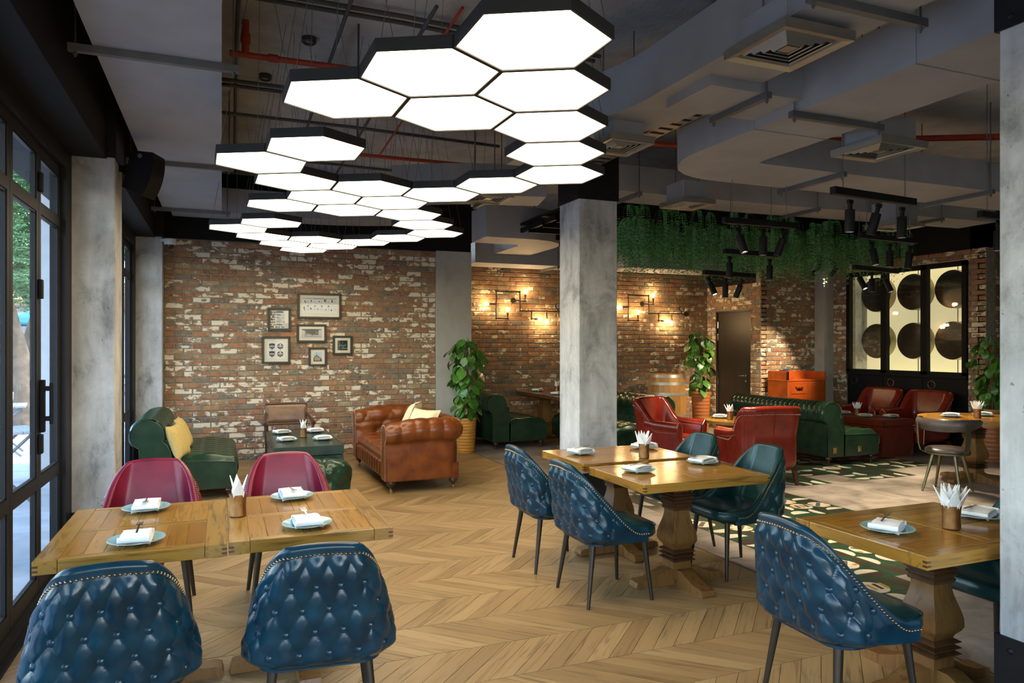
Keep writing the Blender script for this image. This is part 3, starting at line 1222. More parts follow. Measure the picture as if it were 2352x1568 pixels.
def diffuser(label, x0, x1, y0, y1, z, ztop):
    t = thing('air_diffuser', label, 'air vent', ((x0 + x1) / 2, (y0 + y1) / 2, z), 0, 'square ceiling air vents')
    a, b = (x1 - x0) / 2, (y1 - y0) / 2
    m = MB()
    e = 0.055
    m.box(-a + e, a - e, -b + e, b - e, 0.05, ztop - z, 0.004)
    m.build('plenum_box', 'duct', t, False)
    m = MB()
    m.box(-a * 0.78, a * 0.78, -b * 0.78, b * 0.78, 0.046, 0.0499)
    m.build('throat_shade', 'black_paint', t, False)  # black plate standing in for the shade between the louvres
    m = MB()
    for s in (-1, 1):
        m.cyl((s * a * 0.7, 0, 0.06), (s * a * 0.7, 0, 3.95 - z), 0.005, n=6)
    m.build('rod', 'strut', t, False)
    m = MB()

    def ring(ra, rb, za, zb):
        vs = []
        for (r, zz) in ((ra, za), (rb, zb)):
            vs += [(-a * r, -b * r, zz), (a * r, -b * r, zz), (a * r, b * r, zz), (-a * r, b * r, zz)]
        m.add(vs, [(k, (k + 1) % 4, 4 + (k + 1) % 4, 4 + k) for k in range(4)])
    ring(1.0, 0.99, 0.05, 0.0)
    ring(0.99, 0.80, 0.0, 0.008)
    ring(0.80, 0.76, 0.008, 0.05)
    m.build('flange', 'aluminium', t, False)
    for r in (0.70, 0.55, 0.40, 0.25):
        m = MB()
        ring(r + 0.06, r - 0.03, 0.036, 0.006)
        ring(r - 0.03, r - 0.045, 0.006, 0.010)
        m.build('louvre', 'aluminium', t, False)
    m = MB()
    m.box(-a * 0.16, a * 0.16, -b * 0.16, b * 0.16, 0.008, 0.014)
    m.build('centre_plate', 'aluminium', t, False)
    return t


def pipe(name, label, pts, r, mat, cat='pipe', couplings=()):
    o = Vector(pts[0])
    m = MB()
    m.tube([Vector(p) - o for p in pts], r, 10)
    for c in couplings:
        d = Vector(c[1]).normalized() * 0.035
        p = Vector(c[0]) - o
        m.cyl(p - d, p + d, r * 1.35, n=10)
    ob = m.build(name, mat, None, loc=o)
    return tag(ob, label, cat)


def build_services():
    duct_run('long flat grey air duct above the glass doors on the left', [(-0.33, -1.0), (-0.33, 9.75)], 0.66, 3.25, 3.6,
             hangers=[(-0.78, y, 0.10, y) for y in (4.55, 7.15, 9.55)])
    duct_run('grey duct crossing above the framed pictures at the back', [(-0.6, 10.2), (1.6, 10.2), (2.6, 9.7)], 0.5, 3.30, 3.62)
    duct_run('grey duct beside the honeycomb lamps running to the camera', [(2.85, 0.4), (2.85, 4.3), (2.62, 5.0), (2.62, 6.0)], 0.5, 3.22, 3.55, 0.05,
             hangers=[(2.5, 2.55, 3.25, 2.55)])
    duct_run('wide grey duct with a rounded elbow at the top right', [(3.76, 2.15), (3.76, 5.07), (9.9, 5.07)], 0.66, 3.10, 3.38, 0.12,
             hangers=[(3.38, 3.6, 4.18, 3.6), (5.0, 4.68, 5.0, 5.48), (6.9, 4.68, 6.9, 5.48), (8.8, 4.68, 8.8, 5.48)],
             seams=[(3.425, 4.095, 2.74, 2.745), (3.425, 4.095, 3.995, 4.0)])
    duct_run('short grey duct branch bridging two ducts below the ceiling', [(2.72, 3.78), (3.5, 3.78)], 0.46, 3.16, 3.36,
             hangers=[(3.12, 3.5, 3.12, 4.06)])
    duct_run('grey duct in front of the hanging fern greenery', [(3.66, 6.92), (6.0, 6.92), (9.6, 6.75)], 0.55, 3.24, 3.52, 0.1,
             hangers=[(4.15, 6.6, 4.15, 7.24), (6.6, 6.56, 6.6, 7.22), (8.6, 6.48, 8.6, 7.14)])
    duct_run('curved grey duct behind the honeycomb left of the middle column', [(1.75, 7.5), (2.3, 7.15), (3.15, 6.95)], 0.5, 3.12, 3.44, 0.05,
             hangers=[(2.55, 6.75, 2.55, 7.4)])
    duct_run('big grey duct over the alcove right of the plaster pilaster', [(3.3, 9.4), (4.35, 9.4), (4.35, 11.2)], 0.6, 3.06, 3.5, 0.15)
    duct_run('grey duct boxed along the top of the alcove wall', [(3.75, 11.15), (6.5, 11.15)], 0.6, 2.92, 3.25,
             hangers=[(5.2, 10.8, 5.2, 11.5)])
    duct_run('dark duct box above the right wall sconce', [(6.2, 10.6), (8.3, 10.6)], 0.7, 2.88, 3.2)
    diffuser('large square air vent at the top right near the camera', 2.52, 2.98, 2.72, 3.18, 3.14, 3.34)
    diffuser('square air vent below the elbow duct over the track spotlights', 4.27, 4.73, 3.68, 4.14, 3.02, 3.24)
    diffuser('square air vent at the left end of the hanging ferns', 4.34, 4.76, 6.12, 6.54, 3.06, 3.30)
    diffuser('square air vent at the right end of the hanging ferns', 7.25, 7.72, 6.05, 6.5, 3.0, 3.3)
    diffuser('square air vent below the curved duct left of the middle column', 2.22, 2.62, 6.42, 6.80, 3.02, 3.2)
    diffuser('square air vent in front of the middle column top', 2.55, 2.92, 4.45, 4.85, 3.06, 3.25)
    # perforated cable tray
    t = thing('cable_tray', 'perforated grey cable tray beside the rounded duct elbow', 'cable tray', (3.2, 5.2, 3.28))
    m = MB()
    m.box(-0.09, 0.09, -0.9, 0.8, 0.0, 0.012)
    m.box(-0.09, -0.08, -0.9, 0.8, 0.0, 0.06)
    m.box(0.08, 0.09, -0.9, 0.8, 0.0, 0.06)
    m.build('tray', 'aluminium', t, False)
    for k in range(14):
        m = MB()
        y = -0.85 + k * 0.12
        m.box(-0.06, 0.06, y, y + 0.04, -0.002, 0.0)
        m.build('slot', 'black_paint', t, False)
    m = MB()
    for y in (-0.6, 0.6):
        m.cyl((0, y, 0.01), (0, y, 0.668), 0.005, n=6)
    m.build('rod', 'strut', t, False)
    # red sprinkler pipes
    pipe('sprinkler_pipe', 'red sprinkler pipe with upright stub above the honeycomb lamps', [(0.05, 5.55, 3.70), (2.3, 5.5, 3.70)], 0.022, 'red_pipe',
         couplings=[((0.35, 5.54, 3.70), (1, 0, 0)), ((1.4, 5.52, 3.70), (1, 0, 0))])
    pipe('sprinkler_drop', 'short upright red pipe at the left end of the sprinkler line', [(0.16, 5.55, 3.70), (0.16, 5.55, 3.95)], 0.026, 'red_pipe',
         couplings=[((0.16, 5.55, 3.82), (0, 0, 1))])
    pipe('sprinkler_pipe', 'red sprinkler pipe far above the rear honeycomb lamps', [(0.8, 8.0, 3.70), (3.2, 7.95, 3.70)], 0.02, 'red_pipe')
    pipe('sprinkler_hose', 'thin red hose bending up beside the largest hexagon lamp', [(1.55, 4.75, 3.94), (1.5, 5.2, 3.85), (1.47, 5.6, 3.7)], 0.011, 'red_pipe')
    pipe('sprinkler_hose', 'thin red hose dropping behind the second hexagon lamp', [(1.7, 6.6, 3.9), (1.62, 7.1, 3.75), (1.62, 7.9, 3.7)], 0.011, 'red_pipe')
    pipe('sprinkler_pipe', 'double red pipe crossing above the right end of the honeycomb', [(2.0, 3.6, 3.86), (4.2, 4.1, 3.86)], 0.017, 'red_pipe')
    pipe('sprinkler_pipe', 'red sprinkler pipe beyond the elbow duct at the right', [(5.2, 6.0, 3.72), (8.6, 4.3, 3.72)], 0.032, 'red_pipe')
    pipe('sprinkler_pipe', 'red sprinkler pipe behind the cable tray', [(3.3, 6.4, 3.66), (4.6, 6.2, 3.66)], 0.026, 'red_pipe')
    pipe('sprinkler_pipe', 'small red sprinkler stub above the second rightmost lamp', [(2.35, 4.7, 3.95), (2.35, 4.7, 3.55)], 0.012, 'red_pipe')
    # grey conduits
    for k, (y, z) in enumerate(((4.95, 3.9), (5.05, 3.9), (6.3, 3.76), (6.42, 3.76), (7.2, 3.76), (8.6, 3.72))):
        pipe('conduit', 'dark grey conduit across the ceiling, %s from the camera' % ['first', 'second', 'third', 'fourth', 'fifth', 'sixth'][k],
             [(-0.1, y, z), (1.2, y, z), (2.8, y + 0.1, z)], 0.016, 'conduit', 'conduit')
    for k, x in enumerate((0.10, 0.78, 1.32)):
        pipe('conduit', 'grey conduit running along the ceiling away from the camera, %s from the left' % ['first', 'second', 'third'][k],
             [(x, 4.6, 3.84), (x, 6.0, 3.80), (x + 0.05, 9.8, 3.80)], 0.014, 'conduit', 'conduit')
    pipe('drop_rod', 'thin grey rod hanging behind the left hexagon lamp', [(0.93, 5.3, 3.95), (0.92, 5.3, 3.0)], 0.008, 'conduit', 'rod')
    # little round downlights on the slab
    for k, (x, y, lb) in enumerate(((0.62, 5.68, 'nearest the red pipe end'), (0.22, 5.05, 'at the top left of the picture'), (1.72, 6.35, 'behind the middle of the front lamps'),
                                    (1.35, 6.9, 'beside the red hose'), (0.35, 6.6, 'left above the rear lamps'))):
        t = thing('ceiling_can', 'small round dark ceiling fitting, %s' % lb, 'ceiling fitting', (x, y, 3.95), 0, 'round ceiling fittings')
        m = MB()
        m.lathe([(0.055, 0), (0.055, -0.035), (0.045, -0.045), (0.035, -0.03)], 18, False)
        m.build('ring', 'dark_grey_metal', t)
        m = MB()
        m.lathe([(0.036, -0.028), (0.02, -0.032), (0.001, -0.034)], 14, False)
        m.build('lens', 'aluminium', t)


build_services()


def build_tracks():
    cn = MB()
    cn.lathe([(0.034, 0.0), (0.036, -0.005), (0.036, -0.165), (0.030, -0.168), (0.028, -0.150)], 18, False)
    can = cn.mesh('spot_body', 'black_steel')
    ln = MB()
    ln.lathe([(0.029, -0.155), (0.001, -0.155)], 18, False)
    lens = ln.mesh('lens', 'spot_glow')
    bk = MB()
    bk.box(-0.012, 0.012, -0.012, 0.012, -0.03, 0.06)
    bk.box(-0.026, 0.026, -0.010, 0.010, 0.045, 0.075)
    br = bk.mesh('bracket', 'black_steel', False)

    def track(label, x0, y0, x1, y1, z, spots, wire=True):
        o = Vector((x0, y0, z))
        d = Vector((x1 - x0, y1 - y0, 0))
        L = d.length
        a = math.atan2(d.y, d.x)
        t = thing('track_light', label, 'track light', o, a)
        m = MB()
        m.box(0, L, -0.025, 0.025, 0, 0.055, 0.003)
        m.build('track_bar', 'black_steel', t, False)
        m = MB()
        for f in (0.12, 0.88):
            m.cyl((L * f, 0, 0.05), (L * f, 0, 3.95 - z), 0.004, n=5)
        m.build('suspension_wire', 'strut', t, False)
        for (f, tilt, az, power) in spots:
            e = bpy.data.objects.new('spot_head', can)
            COL.objects.link(e)
            e.parent = t
            e.location = (L * f, 0, -0.10)
            e.rotation_euler = (tilt * math.cos(az - a), tilt * math.sin(az - a), 0)
            e2 = link('bracket', br, e)
            link('lens', lens, e)
            if power:
                ld = bpy.data.lights.new('spot_lamp', 'SPOT')
                ld.energy = power * 4.0
                ld.spot_size = R(50)
                ld.spot_blend = 0.6
                ld.shadow_soft_size = 0.03
                ld.color = (1.0, 0.80, 0.55)
                lo = bpy.data.objects.new('spot_lamp', ld)
                COL.objects.link(lo)
                lo.parent = e
                lo.location = (0, 0, -0.18)
        return t
    track('black track light with three spots nearest the right column', 4.2, 4.05, 5.17, 4.15, 2.72, [(0.2, 0.02, 0, 12), (0.52, 0.28, 0.3, 25), (0.84, 0.03, 0, 25)])
    track('black track light with three spots in front of the fern middle', 4.2, 5.3, 5.02, 5.3, 2.70, [(0.22, -0.3, 0.4, 25), (0.55, 0.02, 0, 25), (0.84, 0.35, 0.6, 25)])
    track('black track light with three spots before the right fern end', 5.98, 5.42, 6.88, 5.5, 2.68, [(0.22, -0.2, 0.2, 25), (0.52, 0.02, 0, 25), (0.88, 0.12, 0.3, 30)])
    track('black track light half hidden by the right concrete column', 5.94, 4.15, 6.8, 4.2, 2.68, [(0.3, 0.02, 0, 25), (0.6, 0.02, 0, 20)])
    track('black track light below the ferns before the brown door', 5.45, 7.25, 6.35, 7.4, 2.46, [(0.12, -0.5, 0.2, 30), (0.42, 0.05, 0, 25), (0.72, 0.45, 0.3, 30)])
    track('black track light below the ferns left of the fan window', 7.35, 6.75, 8.35, 6.95, 2.55, [(0.12, -0.5, 0.2, 30), (0.4, 0.02, 0, 30), (0.72, -0.4, 0.3, 35)])
    track('black track light under the fern centre with two upright spots', 5.2, 6.55, 6.0, 6.6, 2.62, [(0.1, 0.02, 0, 20), (0.85, 0.02, 0, 20)])
    track('black track light under the ferns above the orange trunk bar', 8.1, 8.3, 9.2, 8.4, 2.9, [(0.25, 0.75, R(10), 60), (0.6, 0.75, R(0), 75)])


build_tracks()


# ------------------------------------------------------------------ hanging ferns
def build_ferns():
    rr = random.Random(11)
    m = MB()
    vs, fs = [], []
    x1 = 8.95
    rows = [7.32, 7.62, 7.95, 8.35, 8.8, 9.3]
    for ri, y in enumerate(rows):
        x0 = 4.22 + (y - 7.3) * 0.30
        x = x0
        while x < x1:
            x += rr.uniform(0.055, 0.115)
            for zt in ((3.24, 3.06) if ri < 3 else (3.10,)):
                cx, cy, cz = x + rr.uniform(-0.05, 0.05), y + rr.uniform(-0.13, 0.13), zt + rr.uniform(-0.06, 0.03)
                big = rr.uniform(0.75, 1.2)
                for fr in range(rr.randint(6, 8)):
                    a = rr.uniform(0, 2 * PI)
                    out = rr.uniform(0.03, 0.12) * big
                    L = rr.uniform(0.30, 0.56) * big
                    dx, dy = math.cos(a), math.sin(a)
                    sx, sy = -dy, dx
                    seg = 17
                    wl = rr.uniform(0.022, 0.034)
                    for s in range(seg):
                        f = (s + 0.6) / seg
                        px = cx + dx * out * math.sin(min(1.0, f * 1.25) * PI / 2)
                        py = cy + dy * out * math.sin(min(1.0, f * 1.25) * PI / 2)
                        pz = cz + 0.05 * math.sin(f * 2.2) - L * f * f * 1.05
                        w = wl * (0.55 + 0.9 * f) * (1.0 - 0.75 * f * f)
                        for sg in (-1, 1):
                            o = len(vs)
                            vs += [(px, py, pz), (px + sg * sx * w * 0.7, py + sg * sy * w * 0.7, pz + 0.003), (px + sg * sx * w, py + sg * sy * w, pz - 0.013),
                                   (px + sg * sx * w * 0.35, py + sg * sy * w * 0.35, pz - 0.012)]
                            fs.append((o, o + 1, o + 2, o + 3))
    m.add(vs, fs)
    o = m.build('hanging_fern', 'fern_leaf', None, False)
    tag(o, 'thick green fern fronds hanging in a long canopy from the ceiling', 'fern', kind='stuff')
    t = thing('plant_grid', 'dark metal ceiling grid carrying the hanging ferns', 'grid', (3.8, 7.3, 0))
    m = MB()
    for y in rows:
        m.box(0, 5.2, y - 7.3 - 0.02, y - 7.3 + 0.02, 3.10, 3.22)
    for k in range(6):
        m.box(k * 1.03, k * 1.03 + 0.04, 0.0, 2.1, 3.14, 3.20)
    m.build('grid_bar', 'black_paint', t, False)
    m = MB()
    m.box(0, 5.2, -0.02, 2.15, 3.24, 3.27)
    m.build('backing_board', 'black_paint', t, False)
    m = MB()
    for x in (0.3, 2.5, 4.9):
        for y in (0.1, 2.0):
            m.cyl((x, y, 3.2), (x, y, 3.949), 0.008, n=6)
    m.build('rod', 'strut', t, False)


build_ferns()

# ------------------------------------------------------------------ tufted dining chairs
def tuft(a, b, p=0.42):
    """pillow height between diagonal pleats; buttons where the pleats cross"""
    return (abs(math.sin(PI * (a + b))) * abs(math.sin(PI * (a - b)))) ** p


class Shell:
    """bucket back of a chair: plan is a rounded U, height falls from the back to the arms"""

    def __init__(s, a, yb, r, yf, ztop, zarm, zbot, lean, taper, l0, l1, thick):
        s.a, s.yb, s.r, s.yf = a, yb, r, yf
        s.ztop, s.zarm, s.zbot, s.lean, s.taper, s.l0, s.l1, s.t = ztop, zarm, zbot, lean, taper, l0, l1, thick
        s.half = (a - r) + r * PI / 2 + (yf - (yb + r))

    def plan(s, l, inset=0.0):
        sg = 1 if l >= 0 else -1
        l = abs(l)
        a, r, yb = s.a - inset, max(0.02, s.r - inset), s.yb + inset
        st = a - r
        # scale arc lengths so that inner and outer rows line up
        if l < s.a - s.r:
            return sg * (l / (s.a - s.r)) * st if s.a > s.r else 0.0, yb
        l -= s.a - s.r
        if l < s.r * PI / 2:
            t = l / s.r
            return sg * (st + r * math.sin(t)), yb + r - r * math.cos(t)
        l -= s.r * PI / 2
        return sg * a, yb + r + l

    def top(s, l):
        crown = 0.018 * (1 - min(1, abs(l) / s.l0) ** 2)
        k = sum(max(0.0, min(1.0, (abs(l) + e - s.l0) / (s.l1 - s.l0))) for e in (-0.06, -0.03, 0.0, 0.03, 0.06)) / 5
        return s.ztop + crown - 0.018 - (s.ztop - s.zarm) * k

    def pt(s, l, v, inset, disp=0.0, curl=0.0):
        zt = s.top(l)
        zb = s.zbot
        z = zb + (zt - zb) * v
        x, y = s.plan(l, inset - disp)
        ref = s.zarm
        h = max(0.0, z - ref)
        k = 1.0 - s.taper * h
        x *= k
        y -= s.lean * h
        if curl:
            f = 1.0 - curl
            x *= f
            y = y * f if y < 0 else y
        return (x, y, z)


def shell_mesh(sh, name, mat, tufted, nu=240, nv=104, sp=(0.054, 0.088), amp=0.021, edge=0.06, rows=None):
    """outer face (tufted or plain), rolled top rim and inner face in one closed skin; returns mesh and button spots"""
    m = MB()
    t = sh.t

    def outer(u, v):
        l = (u * 2 - 1) * sh.half
        curl = 0.0
        if v < 0.16:
            curl = 0.22 * (1 - v / 0.16) ** 2
        d = 0.0
        if tufted:
            zt = sh.top(l)
            z = sh.zbot + (zt - sh.zbot) * v
            wedge = smoothstep(0, edge, zt - z - 0.012) * smoothstep(sh.half * 0.82, sh.half * 0.46, abs(l))
            ll = l * (1.0 - sh.taper * max(0, z - sh.zarm)) if False else l
            aa = ll / (2 * sp[0])
            bb = (z - sh.zbot - 0.03) / (2 * sp[1])
            p_, q_ = aa + bb + 0.5, aa - bb
            dp, dq = p_ - round(p_), q_ - round(q_)
            rr2 = ((dp + dq) * sp[0]) ** 2 + ((dp - dq) * sp[1]) ** 2
            th = 0.50 * tuft(aa + 0.25, bb + 0.25, 0.30) + 0.50 * (1 - math.exp(-rr2 / 0.0011))
            low = smoothstep(sh.zbot - 0.02, sh.zbot + 0.06, z)
            d = (amp * th + 0.004) * wedge * low
        return sh.pt(l, v, 0.0, d, curl)

    def inner(u, v):
        l = (u * 2 - 1) * sh.half
        return sh.pt(l, v, t * (1.0 + 0.25 * math.sin(PI * v)), 0.0, 0.0)
    rim = []
    nr = 6
    vs = []
    cols = nv + 1 + nr + nv + 1
    for i in range(nu + 1):
        u = i / nu
        colv = [outer(u, j / nv) for j in range(nv + 1)]
        po = Vector(colv[-1])
        pi = Vector(inner(u, 1.0))
        mid = (po + pi) / 2
        ax = (po - pi) / 2
        for k in range(1, nr + 1):
            th = PI * k / (nr + 1)
            colv.append(mid + ax * math.cos(th) + Vector((0, 0, 1)) * (ax.length * 0.85 * math.sin(th)))
        colv += [inner(u, 1 - j / nv) for j in range(nv + 1)]
        vs += [tuple(p) for p in colv]
    fs = []
    for i in range(nu):
        for j in range(cols - 1):
            fs.append((i * cols + j, i * cols + j + 1, (i + 1) * cols + j + 1, (i + 1) * cols + j))
    fs.append(tuple(range(cols)))
    fs.append(tuple(range(nu * cols, (nu + 1) * cols))[::-1])
    m.add(vs, fs)
    me = m.mesh(name, mat, True, 60)
    spots = []
    if tufted:
        # buttons: both phases integer  -> a+b and a-b integers
        for i in range(-8, 9):
            for j in range(-1, 12):
                p, q = i, j
                aa = (p + q) / 2.0
                bb = (q - p) / 2.0
                l = (aa - 0.25) * 2 * sp[0]
                z = (bb - 0.25) * 2 * sp[1] + sh.zbot + 0.03
                if abs(l) > sh.half * 0.66:
                    continue
                zt = sh.top(l)
                if z > zt - edge - 0.015 or z < sh.zbot + 0.05:
                    continue
                v = (z - sh.zbot) / (zt - sh.zbot)
                c = Vector(sh.pt(l, v, 0, 0.006))
                e = Vector(sh.pt(l, v, 0, 0.016))
                spots.append((c, (e - c).normalized()))
    return me, spots


def nails_mesh(sh, name, mat, drop=0.022, r=0.0062, step=0.0155, lim=1.0):
    m = MB()
    L = sh.half * lim
    n = int(2 * L / step)
    base = MB()
    base.lathe([(r, 0), (r * 0.8, r * 0.55), (r * 0.35, r * 0.9), (0.0004, r)], 7, False)
    last = None
    l = -L
    while l < L:
        zt = sh.top(l)
        v = (zt - drop - sh.zbot) / (zt - sh.zbot)
        c = Vector(sh.pt(l, v, 0, 0.001))
        if last is None or (c - last).length > step:
            e = Vector(sh.pt(l, v, 0, 0.02)) - c
            q = e.normalized().to_track_quat('Z', 'Y').to_matrix()
            m.add([c + q @ Vector(p) for p in base.v], base.f)
            last = c
        l += 0.002
    return m.mesh(name, mat, True)


def make_dining_chair(mat, label, group):
    sh = Shell(0.272, -0.255, 0.135, 0.165, 0.86, 0.475, 0.375, 0.20, 0.80, 0.255, 0.52, 0.042)
    t = thing('dining_chair', label, 'chair', (0, 0, 0), 0, group)
    me, spots = shell_mesh(sh, 'backrest', mat, True)
    back = link('backrest', me, t)
    bm = MB()
    bm.lathe([(0.0155, -0.006), (0.0155, 0.002), (0.011, 0.007), (0.0005, 0.009)], 14, False)
    bme = bm.mesh('button', mat)
    for c, n in spots:
        o = link('button', bme, back, c)
        o.rotation_euler = n.to_track_quat('Z', 'Y').to_euler()
    tr = link('nailhead_trim', nails_mesh(sh, 'nailhead_trim', 'nail'), back)
    tr['kind'] = 'stuff'
    # seat pad: rounded slab, domed
    m = MB()

    def seat(u, v):
        # u around, v from bottom centre over the edge to top centre
        th = 2 * PI * u
        cx, cy = math.cos(th), math.sin(th)
        k = (abs(cx) ** 4.5 + abs(cy) ** 4.5) ** (-1 / 4.5)
        prof = [(0.0, 0.392), (0.80, 0.392), (0.95, 0.398), (1.0, 0.415), (1.0, 0.44), (0.975, 0.462), (0.88, 0.474), (0.6, 0.486), (0.0, 0.492)]
        f = v * (len(prof) - 1)
        i = min(int(f), len(prof) - 2)
        rr = prof[i][0] + (prof[i + 1][0] - prof[i][0]) * (f - i)
        z = prof[i][1] + (prof[i + 1][1] - prof[i][1]) * (f - i)
        x, y = cx * k * rr * 0.238, cy * k * rr * 0.255 + 0.035
        x *= 1.0 + 0.10 * (y - 0.0)
        return (x, y, z)
    m.grid(seat, 48, 24, cu=True)
    m.build('seat', 'leather_teal', t, True, 50)
    m = MB()
    m.tube([(0.237 * 1.02 * math.copysign(abs(math.cos(a)) ** 0.45, math.cos(a)), 0.035 + 0.255 * math.copysign(abs(math.sin(a)) ** 0.45, math.sin(a)), 0.463)
            for a in [2 * PI * k / 60 for k in range(60)]], 0.004, 5, closed=True)
    m.build('piping', mat, t)
    m = MB()
    m.box(-0.17, 0.17, -0.17, 0.20, 0.372, 0.392)
    m.build('seat_base', 'bronze_leg', t, False)
    for sx in (-1, 1):
        for (ya, yb) in ((0.19, 0.225), (-0.17, -0.225)):
            m = MB()
            m.cyl((sx * 0.175, ya, 0.385), (sx * 0.215, yb, 0.0), 0.019, 0.0105, 14)
            m.build('leg', 'bronze_leg', t)
    return t


def build_dining_chairs():
    g = 'bucket dining chairs with button-tufted backs'
    c = make_dining_chair('leather_teal_daylit', 'blue tufted leather chair at the left table, beside the glass doors', g)
    c.location = (-0.36, 3.03, 0)
    c.rotation_euler = (0, 0, R(2))
    copytree(c, (0.37, 3.01, 0), R(-5), 'blue tufted leather chair at the left table, nearer the wooden floor aisle', g)
    copytree(c, (2.28, 4.07, 0), R(-90), 'blue-green tufted chair at the middle table, closer to the camera', g)
    copytree(c, (2.26, 4.80, 0), R(-91), 'blue-green tufted chair at the middle table, the farther one facing right', g)
    copytree(c, (2.50, 2.38, 0), R(-92), 'blue tufted leather chair in the right foreground', g)
    b1 = copytree(c, (-0.40, 4.80, 0), R(180), 'burgundy leather chair across the left table, beside the column', g, {'leather_teal_daylit': 'leather_burgundy', 'leather_teal': 'leather_burgundy'})
    b2 = copytree(c, (0.40, 4.78, 0), R(181), 'burgundy leather chair across the left table, nearer the green ottoman', g, {'leather_teal_daylit': 'leather_burgundy', 'leather_teal': 'leather_burgundy'})
    b1.scale = b2.scale = (1.10, 1.0, 1.0)
    copytree(c, (3.40, 4.17, 0), R(88), 'teal leather chair across the middle table, closer to the camera', g, {'leather_teal_daylit': 'leather_teal'})
    copytree(c, (3.40, 4.90, 0), R(92), 'teal leather chair across the middle table, the farther one', g, {'leather_teal_daylit': 'leather_teal'})
    copytree(c, (3.62, 2.38, 0), R(90), 'dark teal chair mostly hidden behind the right foreground table', g, {'leather_teal_daylit': 'leather_teal'})


build_dining_chairs()


# ------------------------------------------------------------------ pedestal tables
def pedestal_parts(t, top=0.69, k=1.0, dark='pine_dark'):
    m = MB()
    m.box(-0.16, 0.16, -0.16, 0.16, top - 0.025, top)
    m.build('top_plate', dark, t, False)
    m = MB()
    m.sqlathe([(0.055 * k, top - 0.025), (0.055 * k, top - 0.075)])
    m.build('top_block', 'pine_leg', t, False)
    m = MB()
    z = top - 0.075
    pr = []
    for i in range(5):
        w = (0.088 - 0.004 * i) * k
        pr += [(0.066 * k, z), (w, z - 0.010), (w, z - 0.014), (0.068 * k, z - 0.024)]
        z -= 0.024
    m.sqlathe(pr)
    m.build('upper_moulding', dark, t, False)
    m = MB()
    z1 = 0.235
    prof = []
    for i in range(15):
        f = i / 14
        zz = z + (z1 - z) * f
        w = 0.060 + 0.036 * smoothstep(0.05, 0.72, f) - 0.034 * smoothstep(0.78, 1.0, f)
        prof.append((w * k, zz))
    m.sqlathe(prof)
    m.build('baluster', 'pine_leg', t, True, 30)
    m = MB()
    z = z1
    pr = []
    for i in range(3):
        pr += [(0.066 * k, z), (0.088 * k, z - 0.012), (0.088 * k, z - 0.016), (0.066 * k, z - 0.028)]
        z -= 0.028
    m.sqlathe(pr)
    m.build('lower_moulding', dark, t, False)
    m = MB()
    m.sqlathe([(0.066 * k, z), (0.066 * k, 0.04)])
    m.build('base_block', 'pine_leg', t, False)
    ft = MB()
    L = 0.34 * k
    prof = [(0.05, 0.0), (0.10, 0.0), (L, 0.0), (L + 0.005, 0.012), (L - 0.004, 0.042), (L - 0.03, 0.050), (L - 0.09, 0.052), (0.16, 0.085), (0.12, 0.105), (0.066, 0.105), (0.05, 0.10)]
    ft.prism(prof, -0.048, 0.048, 'y')
    fm = ft.mesh('foot', 'pine_leg', True, 35)
    for i in range(4):
        link('foot', fm, t, rz=i * PI / 2)


def make_table_unit(label, lx=0.71, ly=0.96):
    """local y is the long side; slats run along it, a cross strip sits at its middle"""
    t = thing('dining_table', label, 'table', (0, 0, 0), 0, 'square pine pedestal tables')
    z1, th = 0.75, 0.055
    sb, eb = 0.085, 0.05
    hx, hy = lx / 2, ly / 2
    rot = Matrix.Rotation(PI / 2, 4, 'Z')

    def board(name, x0, x1, y0, y1, za, zb, mat, alongy):
        m = MB()
        cx, cy = (x0 + x1) / 2, (y0 + y1) / 2
        a, b = (x1 - x0) / 2, (y1 - y0) / 2
        if alongy:
            m.box(-b, b, -a, a, za, zb, 0.0012)
            return m.build(name, mat, t, False, loc=(cx, cy, 0), rz=PI / 2)
        m.box(-a, a, -b, b, za, zb, 0.0022)
        return m.build(name, mat, t, False, loc=(cx, cy, 0))
    for s in (-1, 1):
        board('side_board', min(s * hx, s * (hx - sb)), max(s * hx, s * (hx - sb)), -hy, hy, z1 - th, z1, 'pine_frame', True)
        board('end_board', -hx + sb + 0.0015, hx - sb - 0.0015, min(s * hy, s * (hy - eb)), max(s * hy, s * (hy - eb)), z1 - th, z1, 'pine_frame', False)
    board('cross_strip', -hx + sb + 0.001, hx - sb - 0.001, -0.028, 0.028, z1 - 0.03, z1 - 0.0005, 'pine_frame', False)
    n = 7
    w = (lx - 2 * sb) / n
    for s in (-1, 1):
        for i in range(n):
            x0 = -hx + sb + i * w
            y0, y1 = (0.0295, hy - eb - 0.0015) if s > 0 else (-hy + eb + 0.0015, -0.0295)
            board('slat', x0 + 0.0004, x0 + w - 0.0004, y0, y1, z1 - 0.03, z1 - 0.0010, 'pine_top', True)
    m = MB()
    m.box(-hx + 0.05, hx - 0.05, -hy + 0.04, hy - 0.04, z1 - 0.06, z1 - 0.03)
    m.build('sub_top', 'pine_dark', t, False)
    # finger joints at the corners
    for sx in (-1, 1):
        for sy in (-1, 1):
            m = MB()
            for k in range(2):
                z = z1 - 0.018 - k * 0.018
                x, y = sx * hx, sy * hy
                m.box(min(x, x - sx * 0.02), max(x, x - sx * 0.02), y - 0.001, y + 0.001, z - 0.008, z)
                m.box(x - 0.001, x + 0.001, min(y, y - sy * 0.02), max(y, y - sy * 0.02), z - 0.008, z)
            m.build('finger_joint', 'pine_dark', t, False)
    pedestal_parts(t)
    return t


